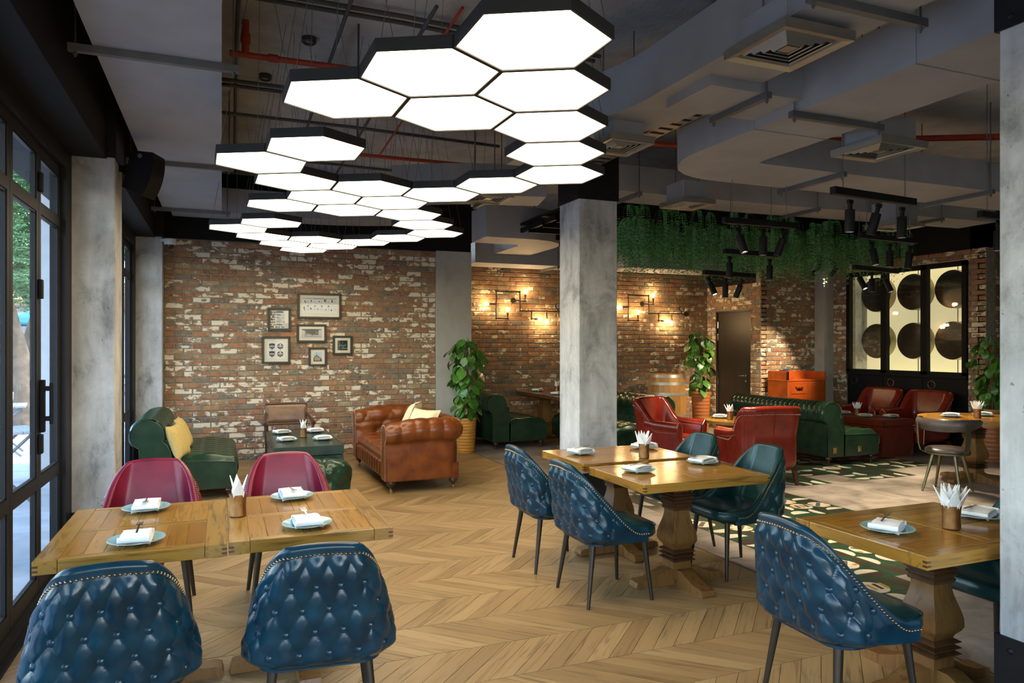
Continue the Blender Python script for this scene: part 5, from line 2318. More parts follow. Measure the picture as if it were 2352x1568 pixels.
def make_bronze_chair(label, loc, rz):
    t = thing('bronze_chair', label, 'chair', loc, rz, 'bronze chairs with grey leather')
    m = MB()
    m.lathe([(0.0, 0.495), (0.12, 0.492), (0.19, 0.482), (0.215, 0.465), (0.218, 0.445), (0.205, 0.43)], 36, False)
    m.build('seat', 'leather_grey', t)
    m = MB()
    m.lathe([(0.0, 0.415), (0.215, 0.415), (0.218, 0.422), (0.218, 0.432), (0.2, 0.435)], 36, False)
    m.build('seat_ring', 'bronze_green', t)
    for k in range(4):
        a = PI / 4 + k * PI / 2
        m = MB()
        m.cyl((0.15 * math.cos(a), 0.15 * math.sin(a), 0.42), (0.265 * math.cos(a), 0.265 * math.sin(a), 0.0), 0.019, 0.011, 12)
        m.build('leg', 'bronze_green', t)
    # wrap-round back band
    m = MB()

    def band(u, v, o):
        th = R(-90) + (u - 0.5) * R(200)
        r = 0.275 + o
        wide = 0.066 * (1 - 0.55 * abs(2 * u - 1) ** 3)
        return (r * math.cos(th) * 1.08, r * math.sin(th) + 0.03, 0.735 - 0.035 * abs(2 * u - 1) ** 2 * -1 + (v - 0.5) * 2 * wide)
    m.grid(lambda u, v: band(u, v, 0.022 * math.sin(PI * v) ** 0.6), 40, 8)
    m.grid(lambda u, v: band(u, v, -0.004 - 0.018 * math.sin(PI * v) ** 0.6), 40, 8)
    m.build('backrest', 'leather_grey', t)
    for s in (-1, 1):
        m = MB()
        a0 = R(-90) + s * R(58)
        pts = []
        for z, r in ((0.425, 0.18), (0.428, 0.235), (0.45, 0.272), (0.52, 0.290), (0.62, 0.298), (0.76, 0.302)):
            pts.append((r, z))
        vs = []
        d = Vector((math.cos(a0), math.sin(a0), 0))
        sd = Vector((-d.y, d.x, 0)) * 0.03
        for r, z in pts:
            p = d * r + Vector((0, 0.0, z))
            for q in (p - sd, p + sd, p + sd - d * 0.006, p - sd - d * 0.006):
                vs.append(q)
        fs = []
        for i in range(len(pts) - 1):
            for k in range(4):
                fs.append((i * 4 + k, i * 4 + (k + 1) % 4, i * 4 + 4 + (k + 1) % 4, i * 4 + 4 + k))
        fs += [(0, 1, 2, 3), tuple(len(vs) - 4 + k for k in range(4))]
        m.add(vs, fs)
        m.build('back_strap', 'bronze_green', t, True, 30)
    return t


make_bronze_chair('bronze metal chair with grey leather band at the round table', (7.36, 5.50, 0), R(-72))
make_bronze_chair('bronze metal chair tucked under the round table, mostly hidden by column', (8.55, 5.05, 0), R(20))


def build_bar_trunk():
    t = thing('trunk_bar', 'orange leather trunk bar with drawers against the brick wall', 'trunk bar', (9.28, 9.72, 0))
    x0, x1, y0, y1 = -0.44, 0.40, -0.24, 0.24
    H, HL = 1.00, 1.15
    m = MB()
    m.box(x0, x1, y0, y1, 0.04, H, 0.006)
    m.build('body', 'leather_orange', t, False)
    # raised tray top: three low walls
    m = MB()
    m.box(x0, x1, y1 - 0.03, y1, H, HL, 0.003)
    m.box(x0, x0 + 0.03, y0, y1 - 0.03, H, HL, 0.003)
    m.box(x1 - 0.03, x1, y0, y1 - 0.03, H, HL - 0.01, 0.003)
    m.box(x0, x0 + 0.10, y0, y0 + 0.03, H, HL, 0.003)
    m.build('raised_rim', 'leather_orange', t, False)
    m = MB()
    m.box(x0 - 0.006, x1 + 0.006, y0 - 0.006, y1 + 0.006, H - 0.012, H + 0.004, 0.002)
    m.build('edge_binding', 'leather_orange', t, False)
    m = MB()
    for z in (0.12, 0.98):
        x = x0 + 0.02
        while x < x1:
            m.ball((x, y0 - 0.003, z), 0.004, 5, 3)
            x += 0.035
        y = y0 + 0.02
        while y < y1:
            m.ball((x0 - 0.003, y, z), 0.004, 5, 3)
            y += 0.035
    for xx in (x0 + 0.02, x0 + 0.06, -0.02, 0.02, x1 - 0.03):
        z = 0.14
        while z < 0.97:
            m.ball((xx, y0 - 0.003, z), 0.004, 5, 3)
            z += 0.035
    z = 0.14
    while z < 0.97:
        m.ball((x0 - 0.003, y0 + 0.03, z), 0.004, 5, 3)
        z += 0.035
    o = m.build('rivet_row', 'nail_silver', t)
    o['kind'] = 'stuff'
    for k in range(4):
        z0 = 0.12 + k * 0.215
        m = MB()
        m.box(x0 + 0.075, -0.035, y0 - 0.008, y0 + 0.01, z0 + 0.006, z0 + 0.209, 0.003)
        d = m.build('drawer', 'leather_orange', t, False)
        m = MB()
        xc, zc = (x0 + 0.04) / 2, z0 + 0.13
        m.tube([(xc - 0.075, y0 - 0.01, zc), (xc - 0.06, y0 - 0.035, zc), (xc + 0.06, y0 - 0.035, zc), (xc + 0.075, y0 - 0.01, zc)], 0.012, 8)
        m.build('handle', 'leather_orange', d)
        m = MB()
        m.prism([(xc - 0.03, zc - 0.03), (xc + 0.03, zc - 0.03), (xc, zc - 0.075)], y0 - 0.012, y0 - 0.007, 'y')
        m.build('lock_plate', 'pipe_iron', d, False)
    m = MB()
    m.box(0.035, x1 - 0.045, y0 - 0.006, y0 + 0.01, 0.12, 0.965, 0.003)
    d = m.build('door', 'leather_orange', t, False)
    m = MB()
    m.ball((0.06, y0 - 0.016, 0.55), 0.012, 8, 5)
    m.build('knob', 'brass', d)
    m = MB()
    m.box(x0 + 0.01, x1 - 0.01, y0 + 0.01, y1 - 0.01, 0.0, 0.04)
    m.build('plinth', 'black_paint', t, False)
    b = thing('leaflet', 'dark folded leaflet lying on the orange trunk bar', 'leaflet', (9.16, 9.82, 1.15))
    m = MB()
    m.box(-0.10, 0.02, -0.03, 0.10, 0.0, 0.012)
    m.box(-0.02, 0.09, -0.03, 0.10, 0.012, 0.024)
    m.build('cover', 'napkin_rim', b, False)


build_bar_trunk()


def build_barrel():
    t = thing('barrel', 'oak wine barrel with steel hoops in front of the alcove wall', 'barrel', (7.42, 10.95, 0))
    n = 22
    H = 1.08

    def rad(z):
        return 0.275 + 0.075 * (1 - ((z - H / 2) / (H / 2)) ** 2)
    for i in range(n):
        m = MB()
        a0, a1 = 2 * PI * i / n + 0.004, 2 * PI * (i + 1) / n - 0.004
        vs = []
        for k in range(11):
            z = H * k / 10
            r = rad(z)
            for q, a in ((r, a0), (r, a1), (r - 0.025, a1), (r - 0.025, a0)):
                vs.append((q * math.cos(a), q * math.sin(a), z))
        fs = []
        for k in range(10):
            for j in range(4):
                fs.append((k * 4 + j, k * 4 + (j + 1) % 4, k * 4 + 4 + (j + 1) % 4, k * 4 + 4 + j))
        fs += [(0, 1, 2, 3), (43, 42, 41, 40)]
        m.add(vs, fs)
        m.build('stave', 'oak_barrel', t, True, 30)
    for z0, z1 in ((0.01, 0.06), (0.14, 0.19), (0.32, 0.37), (0.71, 0.76), (0.89, 0.94), (1.02, 1.07)):
        m = MB()
        m.lathe([(rad(z0) + 0.004, z0), (rad(z1) + 0.004, z1), (rad(z1) - 0.004, z1), (rad(z0) - 0.004, z0), (rad(z0) + 0.004, z0)], 44, False)
        m.build('hoop', 'barrel_hoop', t)
    m = MB()
    m.lathe([(0.262, H - 0.04), (0.001, H - 0.04)], 36, False)
    m.build('lid', 'oak_barrel', t, False)


build_barrel()

# ------------------------------------------------------------------ potted pothos
def heart_leaf(curl=0.25):
    m = MB()
    out = []
    for k in range(20):
        a = 2 * PI * k / 20
        # heart: tip at +y
        x = 0.44 * math.sin(a) * (1 - 0.18 * math.cos(a))
        y = 0.5 - 0.5 * math.cos(a)
        y = y + 0.10 * (1 - abs(math.sin(a))) * (-1 if k in (0,) else 0)
        if y > 0.6:
            x *= (1 - (y - 0.6) * 1.1)
        out.append((x, y))
    vs = [(0, 0.05, 0), (0, 0.5, -0.03), (0, 1.0, -curl)]
    for x, y in out:
        vs.append((x, y, 0.16 * abs(x) - curl * y * y))
    n = len(out)
    fs = []
    for i in range(n):
        j = (i + 1) % n
        fs.append((3 + i, 3 + j, 1))
    m.add(vs, fs)
    return m


LEAF = [heart_leaf(0.2).mesh('leaf', 'pothos_leaf'), heart_leaf(0.45).mesh('leaf', 'pothos_leaf')]


def potted_plant(label, loc, pot_h, r0, r1, pot_mat, height, spread, n, leaf, seed, ridges=9):
    rr = random.Random(seed)
    t = thing('potted_plant', label, 'plant', loc, 0, 'climbing plants in ribbed pots')
    m = MB()
    prof = [(r0 * 0.9, 0.0), (r0 * 1.03, 0.004), (r0 * 1.03, 0.02)]
    for k in range(ridges * 6 + 1):
        f = k / (ridges * 6)
        z = 0.02 + (pot_h - 0.02) * f
        prof.append((r0 + (r1 - r0) * f + 0.007 * abs(math.sin(PI * f * ridges)) ** 0.7, z))
    prof += [(r1 - 0.012, pot_h), (r1 - 0.02, pot_h - 0.03)]
    m.lathe(prof, 36, False)
    m.build('pot', pot_mat, t, True, 60)
    m = MB()
    m.lathe([(r1 - 0.015, pot_h - 0.025), (0.001, pot_h - 0.018)], 24, False)
    m.build('soil', 'soil', t)
    m = MB()
    m.tube([(0, 0, pot_h - 0.03), (0.01, 0, (pot_h + height) / 2), (0, 0.01, height - 0.12)], 0.032, 9)
    m.build('moss_pole', 'moss_pole', t)
    m = MB()
    for k in range(7):
        a = rr.uniform(0, 2 * PI)
        pts = []
        for s in range(9):
            f = s / 8
            z = pot_h + (height - pot_h) * f * rr.uniform(0.93, 1.0)
            q = 0.04 + 0.025 * math.sin(f * 9 + k)
            pts.append((q * math.cos(a + f * 3), q * math.sin(a + f * 3), z))
        m.tube(pts, 0.005, 5)
    m.build('stem', 'fern_leaf', t)
    for k in range(n):
        f = (k + rr.random()) / n
        z = pot_h - 0.02 + (height - pot_h - 0.06) * f
        a = rr.uniform(0, 2 * PI)
        env = spread * (0.55 + 0.45 * smoothstep(0.15, 0.75, f)) * (1.0 if f < 0.88 else 0.75)
        q = env * rr.uniform(0.45, 0.85)
        s = leaf * rr.uniform(0.65, 1.15)
        o = link('leaf', LEAF[k % 2], t, (q * math.cos(a), q * math.sin(a), z + 0.05))
        droop = rr.uniform(R(25), R(80))
        o.rotation_euler = (-droop, rr.uniform(-0.5, 0.5), a - PI / 2 + rr.uniform(-0.6, 0.6))
        o.scale = (s, s, s)
    return t


potted_plant('tall climbing plant in an ochre ribbed pot behind the brown sofa', (3.37, 10.18, 0), 0.52, 0.125, 0.158, 'pot_ochre', 1.72, 0.30, 140, 0.15, 4, 11)
potted_plant('climbing plant in a terracotta ribbed pot beside the wine barrel', (8.02, 10.75, 0), 0.76, 0.13, 0.165, 'pot_terracotta', 1.85, 0.30, 110, 0.155, 9, 12)
potted_plant('climbing plant in a terracotta pot cropped by the right concrete column', (9.86, 6.72, 0), 0.72, 0.13, 0.17, 'pot_terracotta', 1.72, 0.28, 120, 0.13, 15, 12)


# ------------------------------------------------------------------ pipe wall lamps
def pipe_sconce(label, u0):
    """u0 shifts the whole fitting along the wall; parts are iron pipes, flanges, bulbs and a gauge"""
    yw = 11.585
    t = thing('pipe_sconce', label, 'wall lamp', (u0 + 4.36, yw, 2.06))

    def p(u, z, y=-0.075):
        return (u - 4.36, y, z - 2.06)
    r = 0.013
    m = MB()
    m.tube([p(4.36, 2.52), p(4.36, 2.06)], r)
    m.tube([p(4.36, 2.52), p(4.80, 2.52)], r)
    m.tube([p(4.80, 2.52), p(4.80, 2.19)], r)
    m.tube([p(4.80, 2.19), p(5.68, 2.19)], r)
    m.tube([p(4.36, 2.06), p(4.57, 2.06), p(4.57, 2.12)], r)
    m.tube([p(4.70, 2.37, -0.01), p(4.70, 2.37), p(4.90, 2.37), p(4.90, 2.44)], r)
    m.tube([p(4.36, 2.30), p(4.27, 2.30)], r)
    m.tube([p(5.02, 2.19), p(5.02, 2.06), p(5.09, 2.055)], r)
    m.tube([p(5.31, 2.19), p(5.31, 2.10)], r)
    m.tube([p(5.53, 2.19), p(5.53, 2.24)], r * 0.8)
    m.tube([p(5.68, 2.19), p(5.68, 2.19, -0.01)], r)
    m.build('pipe', 'pipe_iron', t)
    m = MB()
    for q in (p(4.36, 2.52), p(4.80, 2.52), p(4.80, 2.19), p(4.36, 2.06), p(4.57, 2.06), p(4.90, 2.37), p(4.80, 2.37), p(4.36, 2.30), p(5.02, 2.19), p(5.02, 2.06), p(5.31, 2.19), p(5.53, 2.19)):
        m.ball(q, 0.021, 10, 6)
    m.build('fitting', 'pipe_iron', t)
    for u, z in ((4.70, 2.37), (5.68, 2.19)):
        m = MB()
        m.cyl(p(u, z, 0.002), p(u, z, -0.014), 0.045, n=20)
        m.build('flange', 'pipe_iron', t)
    g = MB()
    g.cyl(p(5.53, 2.29, -0.055), p(5.53, 2.29, -0.095), 0.05, n=24)
    go = g.build('gauge', 'pipe_iron', t)
    g = MB()
    g.cyl(p(5.53, 2.29, -0.095), p(5.53, 2.29, -0.097), 0.042, n=24)
    g.build('gauge_face', 'print_light', go)
    g = MB()
    g.box(5.53 - 4.36 - 0.003, 5.53 - 4.36 + 0.003, -0.099, -0.097, 0.215, 0.262)
    g.build('needle', 'print_black', go, False)
    for (u, z, du, dz) in ((4.27, 2.30, -1, 0), (4.57, 2.12, 0, 1), (4.90, 2.44, 0, 1), (5.09, 2.055, 1, 0), (5.31, 2.10, 0, -1)):
        s = MB()
        q = p(u, z)
        d = Vector((du, 0, dz))
        s.cyl(q, Vector(q) + d * 0.045, 0.019, n=12)
        so = s.build('socket', 'pipe_iron', t)
        b = MB()
        prof = [(0.010, 0.0), (0.014, 0.012), (0.026, 0.038), (0.030, 0.055), (0.027, 0.072), (0.014, 0.086), (0.001, 0.090)]
        b.lathe(prof, 14, False)
        bo = b.build('bulb', 'bulb_glow', so, True, 60, Vector(q) + d * 0.043)
        bo.rotation_euler = d.to_track_quat('Z', 'Y').to_euler()
        bo.location = Vector(q) + d * 0.043
        # the bulb's own light
        ld = bpy.data.lights.new('bulb_lamp', 'POINT')
        ld.energy = 2.8
        ld.color = (1.0, 0.74, 0.42)
        ld.shadow_soft_size = 0.03
        lo = bpy.data.objects.new('bulb_lamp', ld)
        COL.objects.link(lo)
        lo.parent = so
        lo.location = Vector(q) + d * 0.095 + Vector((0, -0.05, 0))
    return t


pipe_sconce('black iron pipe wall lamp with five bulbs left of the column', 0.0)
pipe_sconce('black iron pipe wall lamp with five bulbs right of the column', 2.61)


# ------------------------------------------------------------------ framed pictures on the brick wall
def picture(label, x0, x1, z0, z1, mat_w, art, fw=0.030):
    y = 10.63
    t = thing('picture_frame', label, 'picture', ((x0 + x1) / 2, y, z0), 0, 'black framed pictures')
    a, h = (x1 - x0) / 2, z1 - z0
    for nm, b in (('rail', (-a, a, 0, fw)), ('rail', (-a, a, h - fw, h)), ('stile', (-a, -a + fw, fw, h - fw)), ('stile', (a - fw, a, fw, h - fw))):
        m = MB()
        m.box(b[0], b[1], -0.03, 0.0, b[2], b[3], 0.003)
        m.build(nm, 'frame_black', t, False)
    m = MB()
    m.box(-a + fw, a - fw, -0.012, -0.002, fw, h - fw)
    m.build('mat', 'mat_board' if mat_w else 'print_white', t, False)
    m = MB()
    e = fw + mat_w
    m.box(-a + e, a - e, -0.014, -0.012, e, h - e)
    m.cur = 0
    names = ['print_white', 'print_black', 'print_grey', 'print_light', 'print_sky', 'print_gold', 'print_teal', 'print_red', 'mat_board']
    W, Hh = 2 * (a - e), h - 2 * e

    def poly(pts, c, lift=1):
        m.cur = c
        m.flat([(-a + e + W * px, -0.014 - 0.0004 * lift, e + Hh * pz) for px, pz in pts])

    def rect(u0, v0, u1, v1, c, lift=1):
        poly([(u0, v0), (u1, v0), (u1, v1), (u0, v1)], c, lift)
    art(rect, poly)
    m.build('print', names, t, False)
    m = MB()
    m.box(-a + fw, a - fw, -0.020, -0.018, fw, h - fw)
    m.build('glass', 'glass_picture', t, False)
    return t


def art_big(rect, poly):
    rr = random.Random(2)
    rect(0.0, 0.90, 1.0, 0.97, 3)
    rect(0.32, 0.915, 0.64, 0.955, 2, 2)
    rect(0.0, 0.02, 1.0, 0.035, 3)
    for row, v in enumerate((0.66, 0.20)):
        for k in range(5):
            u = 0.02 + k * 0.2
            for q in range(3):
                s = rr.uniform(0.012, 0.03)
                uu, vv = u + rr.uniform(0, 0.06), v + rr.uniform(0, 0.12)
                rect(uu, vv, uu + s, vv + s * rr.uniform(2, 6), 2 if q % 2 else 1, 2 + q)
            for q in range(5):
                rect(u + 0.105, v + 0.02 + q * 0.032, u + 0.17, v + 0.035 + q * 0.032, 3)
    for k in range(4):
        u = 0.13 + k * 0.2
        poly([(u, 0.46), (u + 0.05, 0.44), (u + 0.07, 0.52), (u + 0.02, 0.54)], 2)
        rect(u + 0.01, 0.48, u + 0.04, 0.51, 1, 2)


def art_bottles(rect, poly):
    rr = random.Random(5)
    rect(0, 0, 1, 1, 3)
    rect(0, 0, 0.35, 1, 8, 2)
    poly([(0.78, 0.3), (1, 0.3), (1, 1), (0.78, 1)], 8, 2)
    for r in range(7):
        for k in range(9):
            u, v = 0.02 + k * 0.085, 0.03 + r * 0.138
            if rr.random() < 0.12 or (k > 6 and r > 2):
                continue
            rect(u, v, u + rr.uniform(0.035, 0.07), v + rr.uniform(0.05, 0.12), 1, 3 + (k % 2))
    for r in range(5):
        rect(0.28, 0.13 + r * 0.17, 0.76, 0.155 + r * 0.17, 0, 6)
    poly([(0.3, 0.86), (0.72, 0.86), (0.66, 0.97), (0.36, 0.97)], 1, 6)


def art_badges(rect, poly):
    for cx, cz, kind in ((0.27, 0.72, 0), (0.73, 0.72, 1), (0.27, 0.28, 0), (0.73, 0.28, 1)):
        w, h = 0.19, 0.19
        if kind:
            sh = [(cx + w * math.sin(k * PI / 3), cz + h * math.cos(k * PI / 3)) for k in range(6)]
        else:
            sh = [(cx - w * 0.9, cz + h * 0.75), (cx, cz + h * 0.95), (cx + w * 0.9, cz + h * 0.75), (cx + w * 0.75, cz - h * 0.45), (cx, cz - h), (cx - w * 0.75, cz - h * 0.45)]
        poly(sh, 1)
        sm = [(cx + (x - cx) * 0.88, cz + (z - cz) * 0.88) for x, z in sh]
        poly(sm, 8, 2)
        poly([(cx + (x - cx) * 0.84, cz + (z - cz) * 0.84) for x, z in sh], 1, 3)
        rect(cx - w * 0.62, cz - 0.02, cx + w * 0.62, cz + 0.035, 0, 4)
        rect(cx - w * 0.35, cz - 0.085, cx + w * 0.35, cz - 0.07, 8, 4)
        if kind:
            poly([(cx + 0.05 * math.cos(k * PI / 6), cz + 0.10 + 0.045 * math.sin(k * PI / 6)) for k in range(12)], 8, 4)
        else:
            rect(cx - w * 0.3, cz + 0.08, cx + w * 0.3, cz + 0.095, 5, 4)


def art_bar(rect, poly):
    rect(0, 0, 1, 1, 2)
    poly([(0, 1), (1, 1), (0.85, 0.72), (0.2, 0.72)], 1, 2)
    rect(0, 0.12, 0.16, 0.82, 3, 3)
    rect(0.22, 0.42, 0.70, 0.74, 1, 3)
    rect(0.85, 0.15, 1.0, 0.9, 3, 3)
    rect(0.74, 0.45, 0.80, 1.0, 1, 4)
    rect(0.22, 0.20, 0.86, 0.34, 3, 4)
    rect(0.26, 0.34, 0.40, 0.50, 2, 5)
    rect(0.50, 0.28, 0.57, 0.62, 1, 6)
    rect(0.0, 0.0, 1.0, 0.12, 3, 5)
    rect(0.62, 0.34, 0.84, 0.46, 1, 6)


def art_neon(rect, poly):
    rect(0, 0, 1, 1, 1)
    for k in range(6):
        rect(0.14 + k * 0.12, 0.42 + 0.02 * (k % 2), 0.22 + k * 0.12, 0.54 + 0.03 * (k % 3), 6, 2)
    rect(0.42, 0.28, 0.62, 0.38, 6, 2)
    poly([(0.45, 0.68), (0.55, 0.66), (0.58, 0.80), (0.48, 0.80)], 7, 2)
    rect(0.08, 0.62, 0.16, 0.74, 7, 2)
    poly([(0.35, 0.12), (1.0, 0.16), (1.0, 0.24), (0.4, 0.22)], 2, 2)


def art_house(rect, poly):
    rect(0, 0, 1, 1, 4)
    poly([(0.0, 0.0), (1.0, 0.0), (1.0, 0.22), (0.9, 0.35), (0.35, 0.72), (0.02, 0.4)], 1, 2)
    poly([(0.0, 0.45), (0.34, 0.80), (0.95, 0.36), (0.95, 0.46), (0.36, 0.92), (0.0, 0.55)], 3, 3)
    poly([(0.12, 0.10), (0.12, 0.40), (0.34, 0.62), (0.80, 0.36), (0.80, 0.10)], 2, 3)
    for u in (0.15, 0.45, 0.66):
        rect(u, 0.10, u + 0.10, 0.34, 5, 4)
    rect(0.33, 0.90, 0.36, 1.0, 1, 3)


picture('large landscape picture with rows of small drawings, highest on the brick wall', 1.00, 1.61, 1.975, 2.345, 0.035, art_big)
picture('black and white bottle print without mount, upper left of the pictures', 0.60, 0.91, 1.80, 2.12, 0.0, art_bottles, 0.033)
picture('square picture with four black badges, lower left of the pictures', 0.52, 0.90, 1.335, 1.72, 0.04, art_badges)
picture('landscape black and white room photo in the middle of the pictures', 0.99, 1.40, 1.635, 1.895, 0.036, art_bar)
picture('small square dark picture with green letters, rightmost on the brick wall', 1.49, 1.77, 1.455, 1.735, 0.038, art_neon)
picture('small square picture of a house gable, lowest on the brick wall', 1.15, 1.405, 1.295, 1.565, 0.038, art_house)


# ------------------------------------------------------------------ speaker and camera
def build_wall_devices():
    t = thing('loudspeaker', 'black wedge loudspeaker mounted on the left column top', 'loudspeaker', (-0.58, 6.36, 2.95), 0)
    t.scale = (0.86, 0.86, 0.86)
    t.rotation_euler = (0, R(14), R(-20))
    m = MB()
    pts = []
    for k in range(9):
        a = R(-55) + R(110) * k / 8
        pts.append((0.10 + 0.085 * math.cos(a) - 0.05, 0.20 * math.sin(a) / math.sin(R(55))))
    poly = [(-0.09, 0.17)] + [(-0.09, -0.17)] + pts
    m.prism(poly, -0.12, 0.12, 'y')
    m.build('cabinet', 'black_paint', t, True, 25)
    m = MB()
    m.box(-0.22, -0.09, -0.03, 0.03, -0.03, 0.03)
    m.cyl((-0.10, 0, 0), (-0.16, 0, 0), 0.05, n=14)
    m.build('bracket', 'black_steel', t, True, 30)
    m = MB()
    m.cyl((0.0, -0.122, 0.14), (0.0, -0.128, 0.14), 0.02, n=12)
    m.build('badge', 'strut', t)
    t = thing('dome_camera', 'white dome security camera on the far left corner column', 'camera', (-0.62, 10.28, 2.90))
    m = MB()
    m.lathe([(0.075, 0.07), (0.075, 0.02), (0.07, 0.0), (0.055, -0.005)], 24)
    m.build('housing', 'white_plastic', t)
    m = MB()
    m.lathe([(0.05, -0.004), (0.045, -0.03), (0.03, -0.05), (0.001, -0.058)], 20, False)
    m.build('dome', 'fan_black', t)
    m = MB()
    m.box(-0.115, -0.05, 0.0, 0.10, 0.04, 0.07)
    m.box(-0.03, 0.03, 0.03, 0.125, 0.03, 0.075)
    m.build('bracket', 'white_plastic', t, False)


build_wall_devices()


# ------------------------------------------------------------------ tableware
def make_plate_mesh():
    m = MB()
    m.lathe([(0.001, 0.004), (0.055, 0.0), (0.06, 0.002), (0.105, 0.014), (0.113, 0.018), (0.112, 0.020), (0.10, 0.017), (0.062, 0.007), (0.001, 0.006)], 36, False)
    a = m.mesh('plate_body', 'plate_blue')
    m = MB()
    m.tube([(0.113 * math.cos(t), 0.113 * math.sin(t), 0.0185) for t in [2 * PI * k / 36 for k in range(36)]], 0.0016, 4, closed=True)
    return a, m.mesh('rim', 'plate_rim')


PLATE, PRIM = make_plate_mesh()


def make_napkin_mesh():
    m = MB()
    # folded cloth: stacked soft layers with a rolled fold at one side
    for k in range(4):
        z = 0.010 + k * 0.0075
        s = 1 - 0.03 * k

        def fn(u, v, z=z, k=k, s=s):
            x, y = (u - 0.5) * 0.125 * s, (v - 0.5) * 0.155
            w = 0.003 * math.sin(u * 5 + k) + 0.004 * math.sin(v * 4 + k * 2)
            e = min(u, 1 - u)
            return (x, y, z + w + 0.004 * smoothstep(0, 0.1, e) + 0.007 * smoothstep(0.3, 0.5, abs(v - 0.5)) * -0.4)
        m.grid(fn, 10, 12)
        m.grid(lambda u, v, f=fn: (f(u, v)[0], f(u, v)[1], f(u, v)[2] - 0.0055), 10, 12)
    m.tube([(-0.062, -0.078, 0.024), (0.0, -0.08, 0.026), (0.060, -0.078, 0.024)], 0.0135, 8)
    m.tube([(-0.062, 0.078, 0.022), (0.0, 0.08, 0.023), (0.060, 0.078, 0.022)], 0.010, 8)
    return m.mesh('napkin', 'napkin_white', True, 60)


NAPK = make_napkin_mesh()
FK = MB()
FK.box(-0.004, 0.004, -0.05, 0.055, 0, 0.002)
FK.box(-0.012, 0.012, 0.055, 0.075, 0, 0.002)
for _x in (-0.0105, -0.0035, 0.0035, 0.0105):
    FK.box(_x - 0.0015, _x + 0.0015, 0.075, 0.115, 0, 0.002)
FORK = FK.mesh('fork', 'steel', False)
SP = MB()
SP.box(-0.004, 0.004, -0.06, 0.05, 0, 0.002)
SP.ball((0, 0.075, 0.002), 0.026, 12, 6, (0.75, 1.15, 0.18))
SPOON = SP.mesh('spoon', 'steel')
KN = MB()
KN.prism([(-0.005, -0.07), (0.005, -0.07), (0.009, 0.03), (0.009, 0.10), (-0.003, 0.115), (-0.007, 0.03)], 0, 0.002)
KNIFE = KN.mesh('knife', 'steel', False)
CU = MB()
CU.lathe([(0.001, 0.0), (0.036, 0.0), (0.039, 0.004), (0.037, 0.05), (0.039, 0.09), (0.042, 0.108), (0.040, 0.108), (0.037, 0.09), (0.035, 0.05), (0.035, 0.012), (0.001, 0.010)], 28, False)
CUP = CU.mesh('cup_body', 'copper_cup')
NP = MB()
NP.add([(-0.020, 0, 0), (0.020, 0, 0), (0.027, 0.004, 0.06), (0.0, 0.016, 0.140), (-0.027, 0.004, 0.06), (0, 0.006, 0.05),
        (-0.020, -0.004, 0), (0.020, -0.004, 0), (0.027, 0.0, 0.06), (0.0, 0.012, 0.140), (-0.027, 0.0, 0.06), (0, -0.010, 0.05)],
       [(0, 1, 5), (1, 2, 5), (2, 3, 5), (3, 4, 5), (4, 0, 5), (7, 6, 11), (8, 7, 11), (9, 8, 11), (10, 9, 11), (6, 10, 11),
        (0, 6, 7, 1), (1, 7, 8, 2), (2, 8, 9, 3), (3, 9, 10, 4), (4, 10, 6, 0)])
PNAP = NP.mesh('paper_napkin', 'paper_white', False)


def setting(where, x, y, z, rz, cut='fork', big=1.0):
    p = thing('plate', 'pale blue plate, ' + where, 'plate', (x, y, z), rz, 'pale blue side plates')
    link('plate_body', PLATE, p)
    link('rim', PRIM, p)
    n = link('napkin', NAPK, None, (x, y, z + 0.006), rz + R(8))
    tag(n, 'folded white cloth napkin, ' + where, 'napkin', 'folded white cloth napkins')
    if cut:
        me = {'fork': FORK, 'spoon': SPOON, 'knife': KNIFE}[cut]
        c = link(cut, me, None, (x - 0.01 * math.sin(rz), y + 0.03, z + 0.047), rz + R(10))
        c.rotation_euler = (R(3), 0, rz + R(10))
        tag(c, 'steel %s, %s' % (cut, where), cut, 'steel cutlery on napkins')


def napkin_cup(where, x, y, z, n, seed):
    rr = random.Random(seed)
    t = thing('napkin_cup', 'hammered copper cup for paper napkins, ' + where, 'cup', (x, y, z), 0, 'copper napkin cups')
    link('cup_body', CUP, t)
    for k in range(n):
        a = 2 * PI * k / n + rr.uniform(-0.15, 0.15)
        ring = 0.020 if k % 2 else 0.010
        o = link('paper_napkin', PNAP, None, (x + ring * math.cos(a), y + ring * math.sin(a), z + 0.065))
        tilt = R(17 if k % 2 else 6) + rr.uniform(-0.05, 0.05)
        o.rotation_euler = (-tilt, 0, a - PI / 2)
        tag(o, 'white folded paper napkin in the copper cup ' + where, 'napkin', 'paper napkins in the cup ' + where)


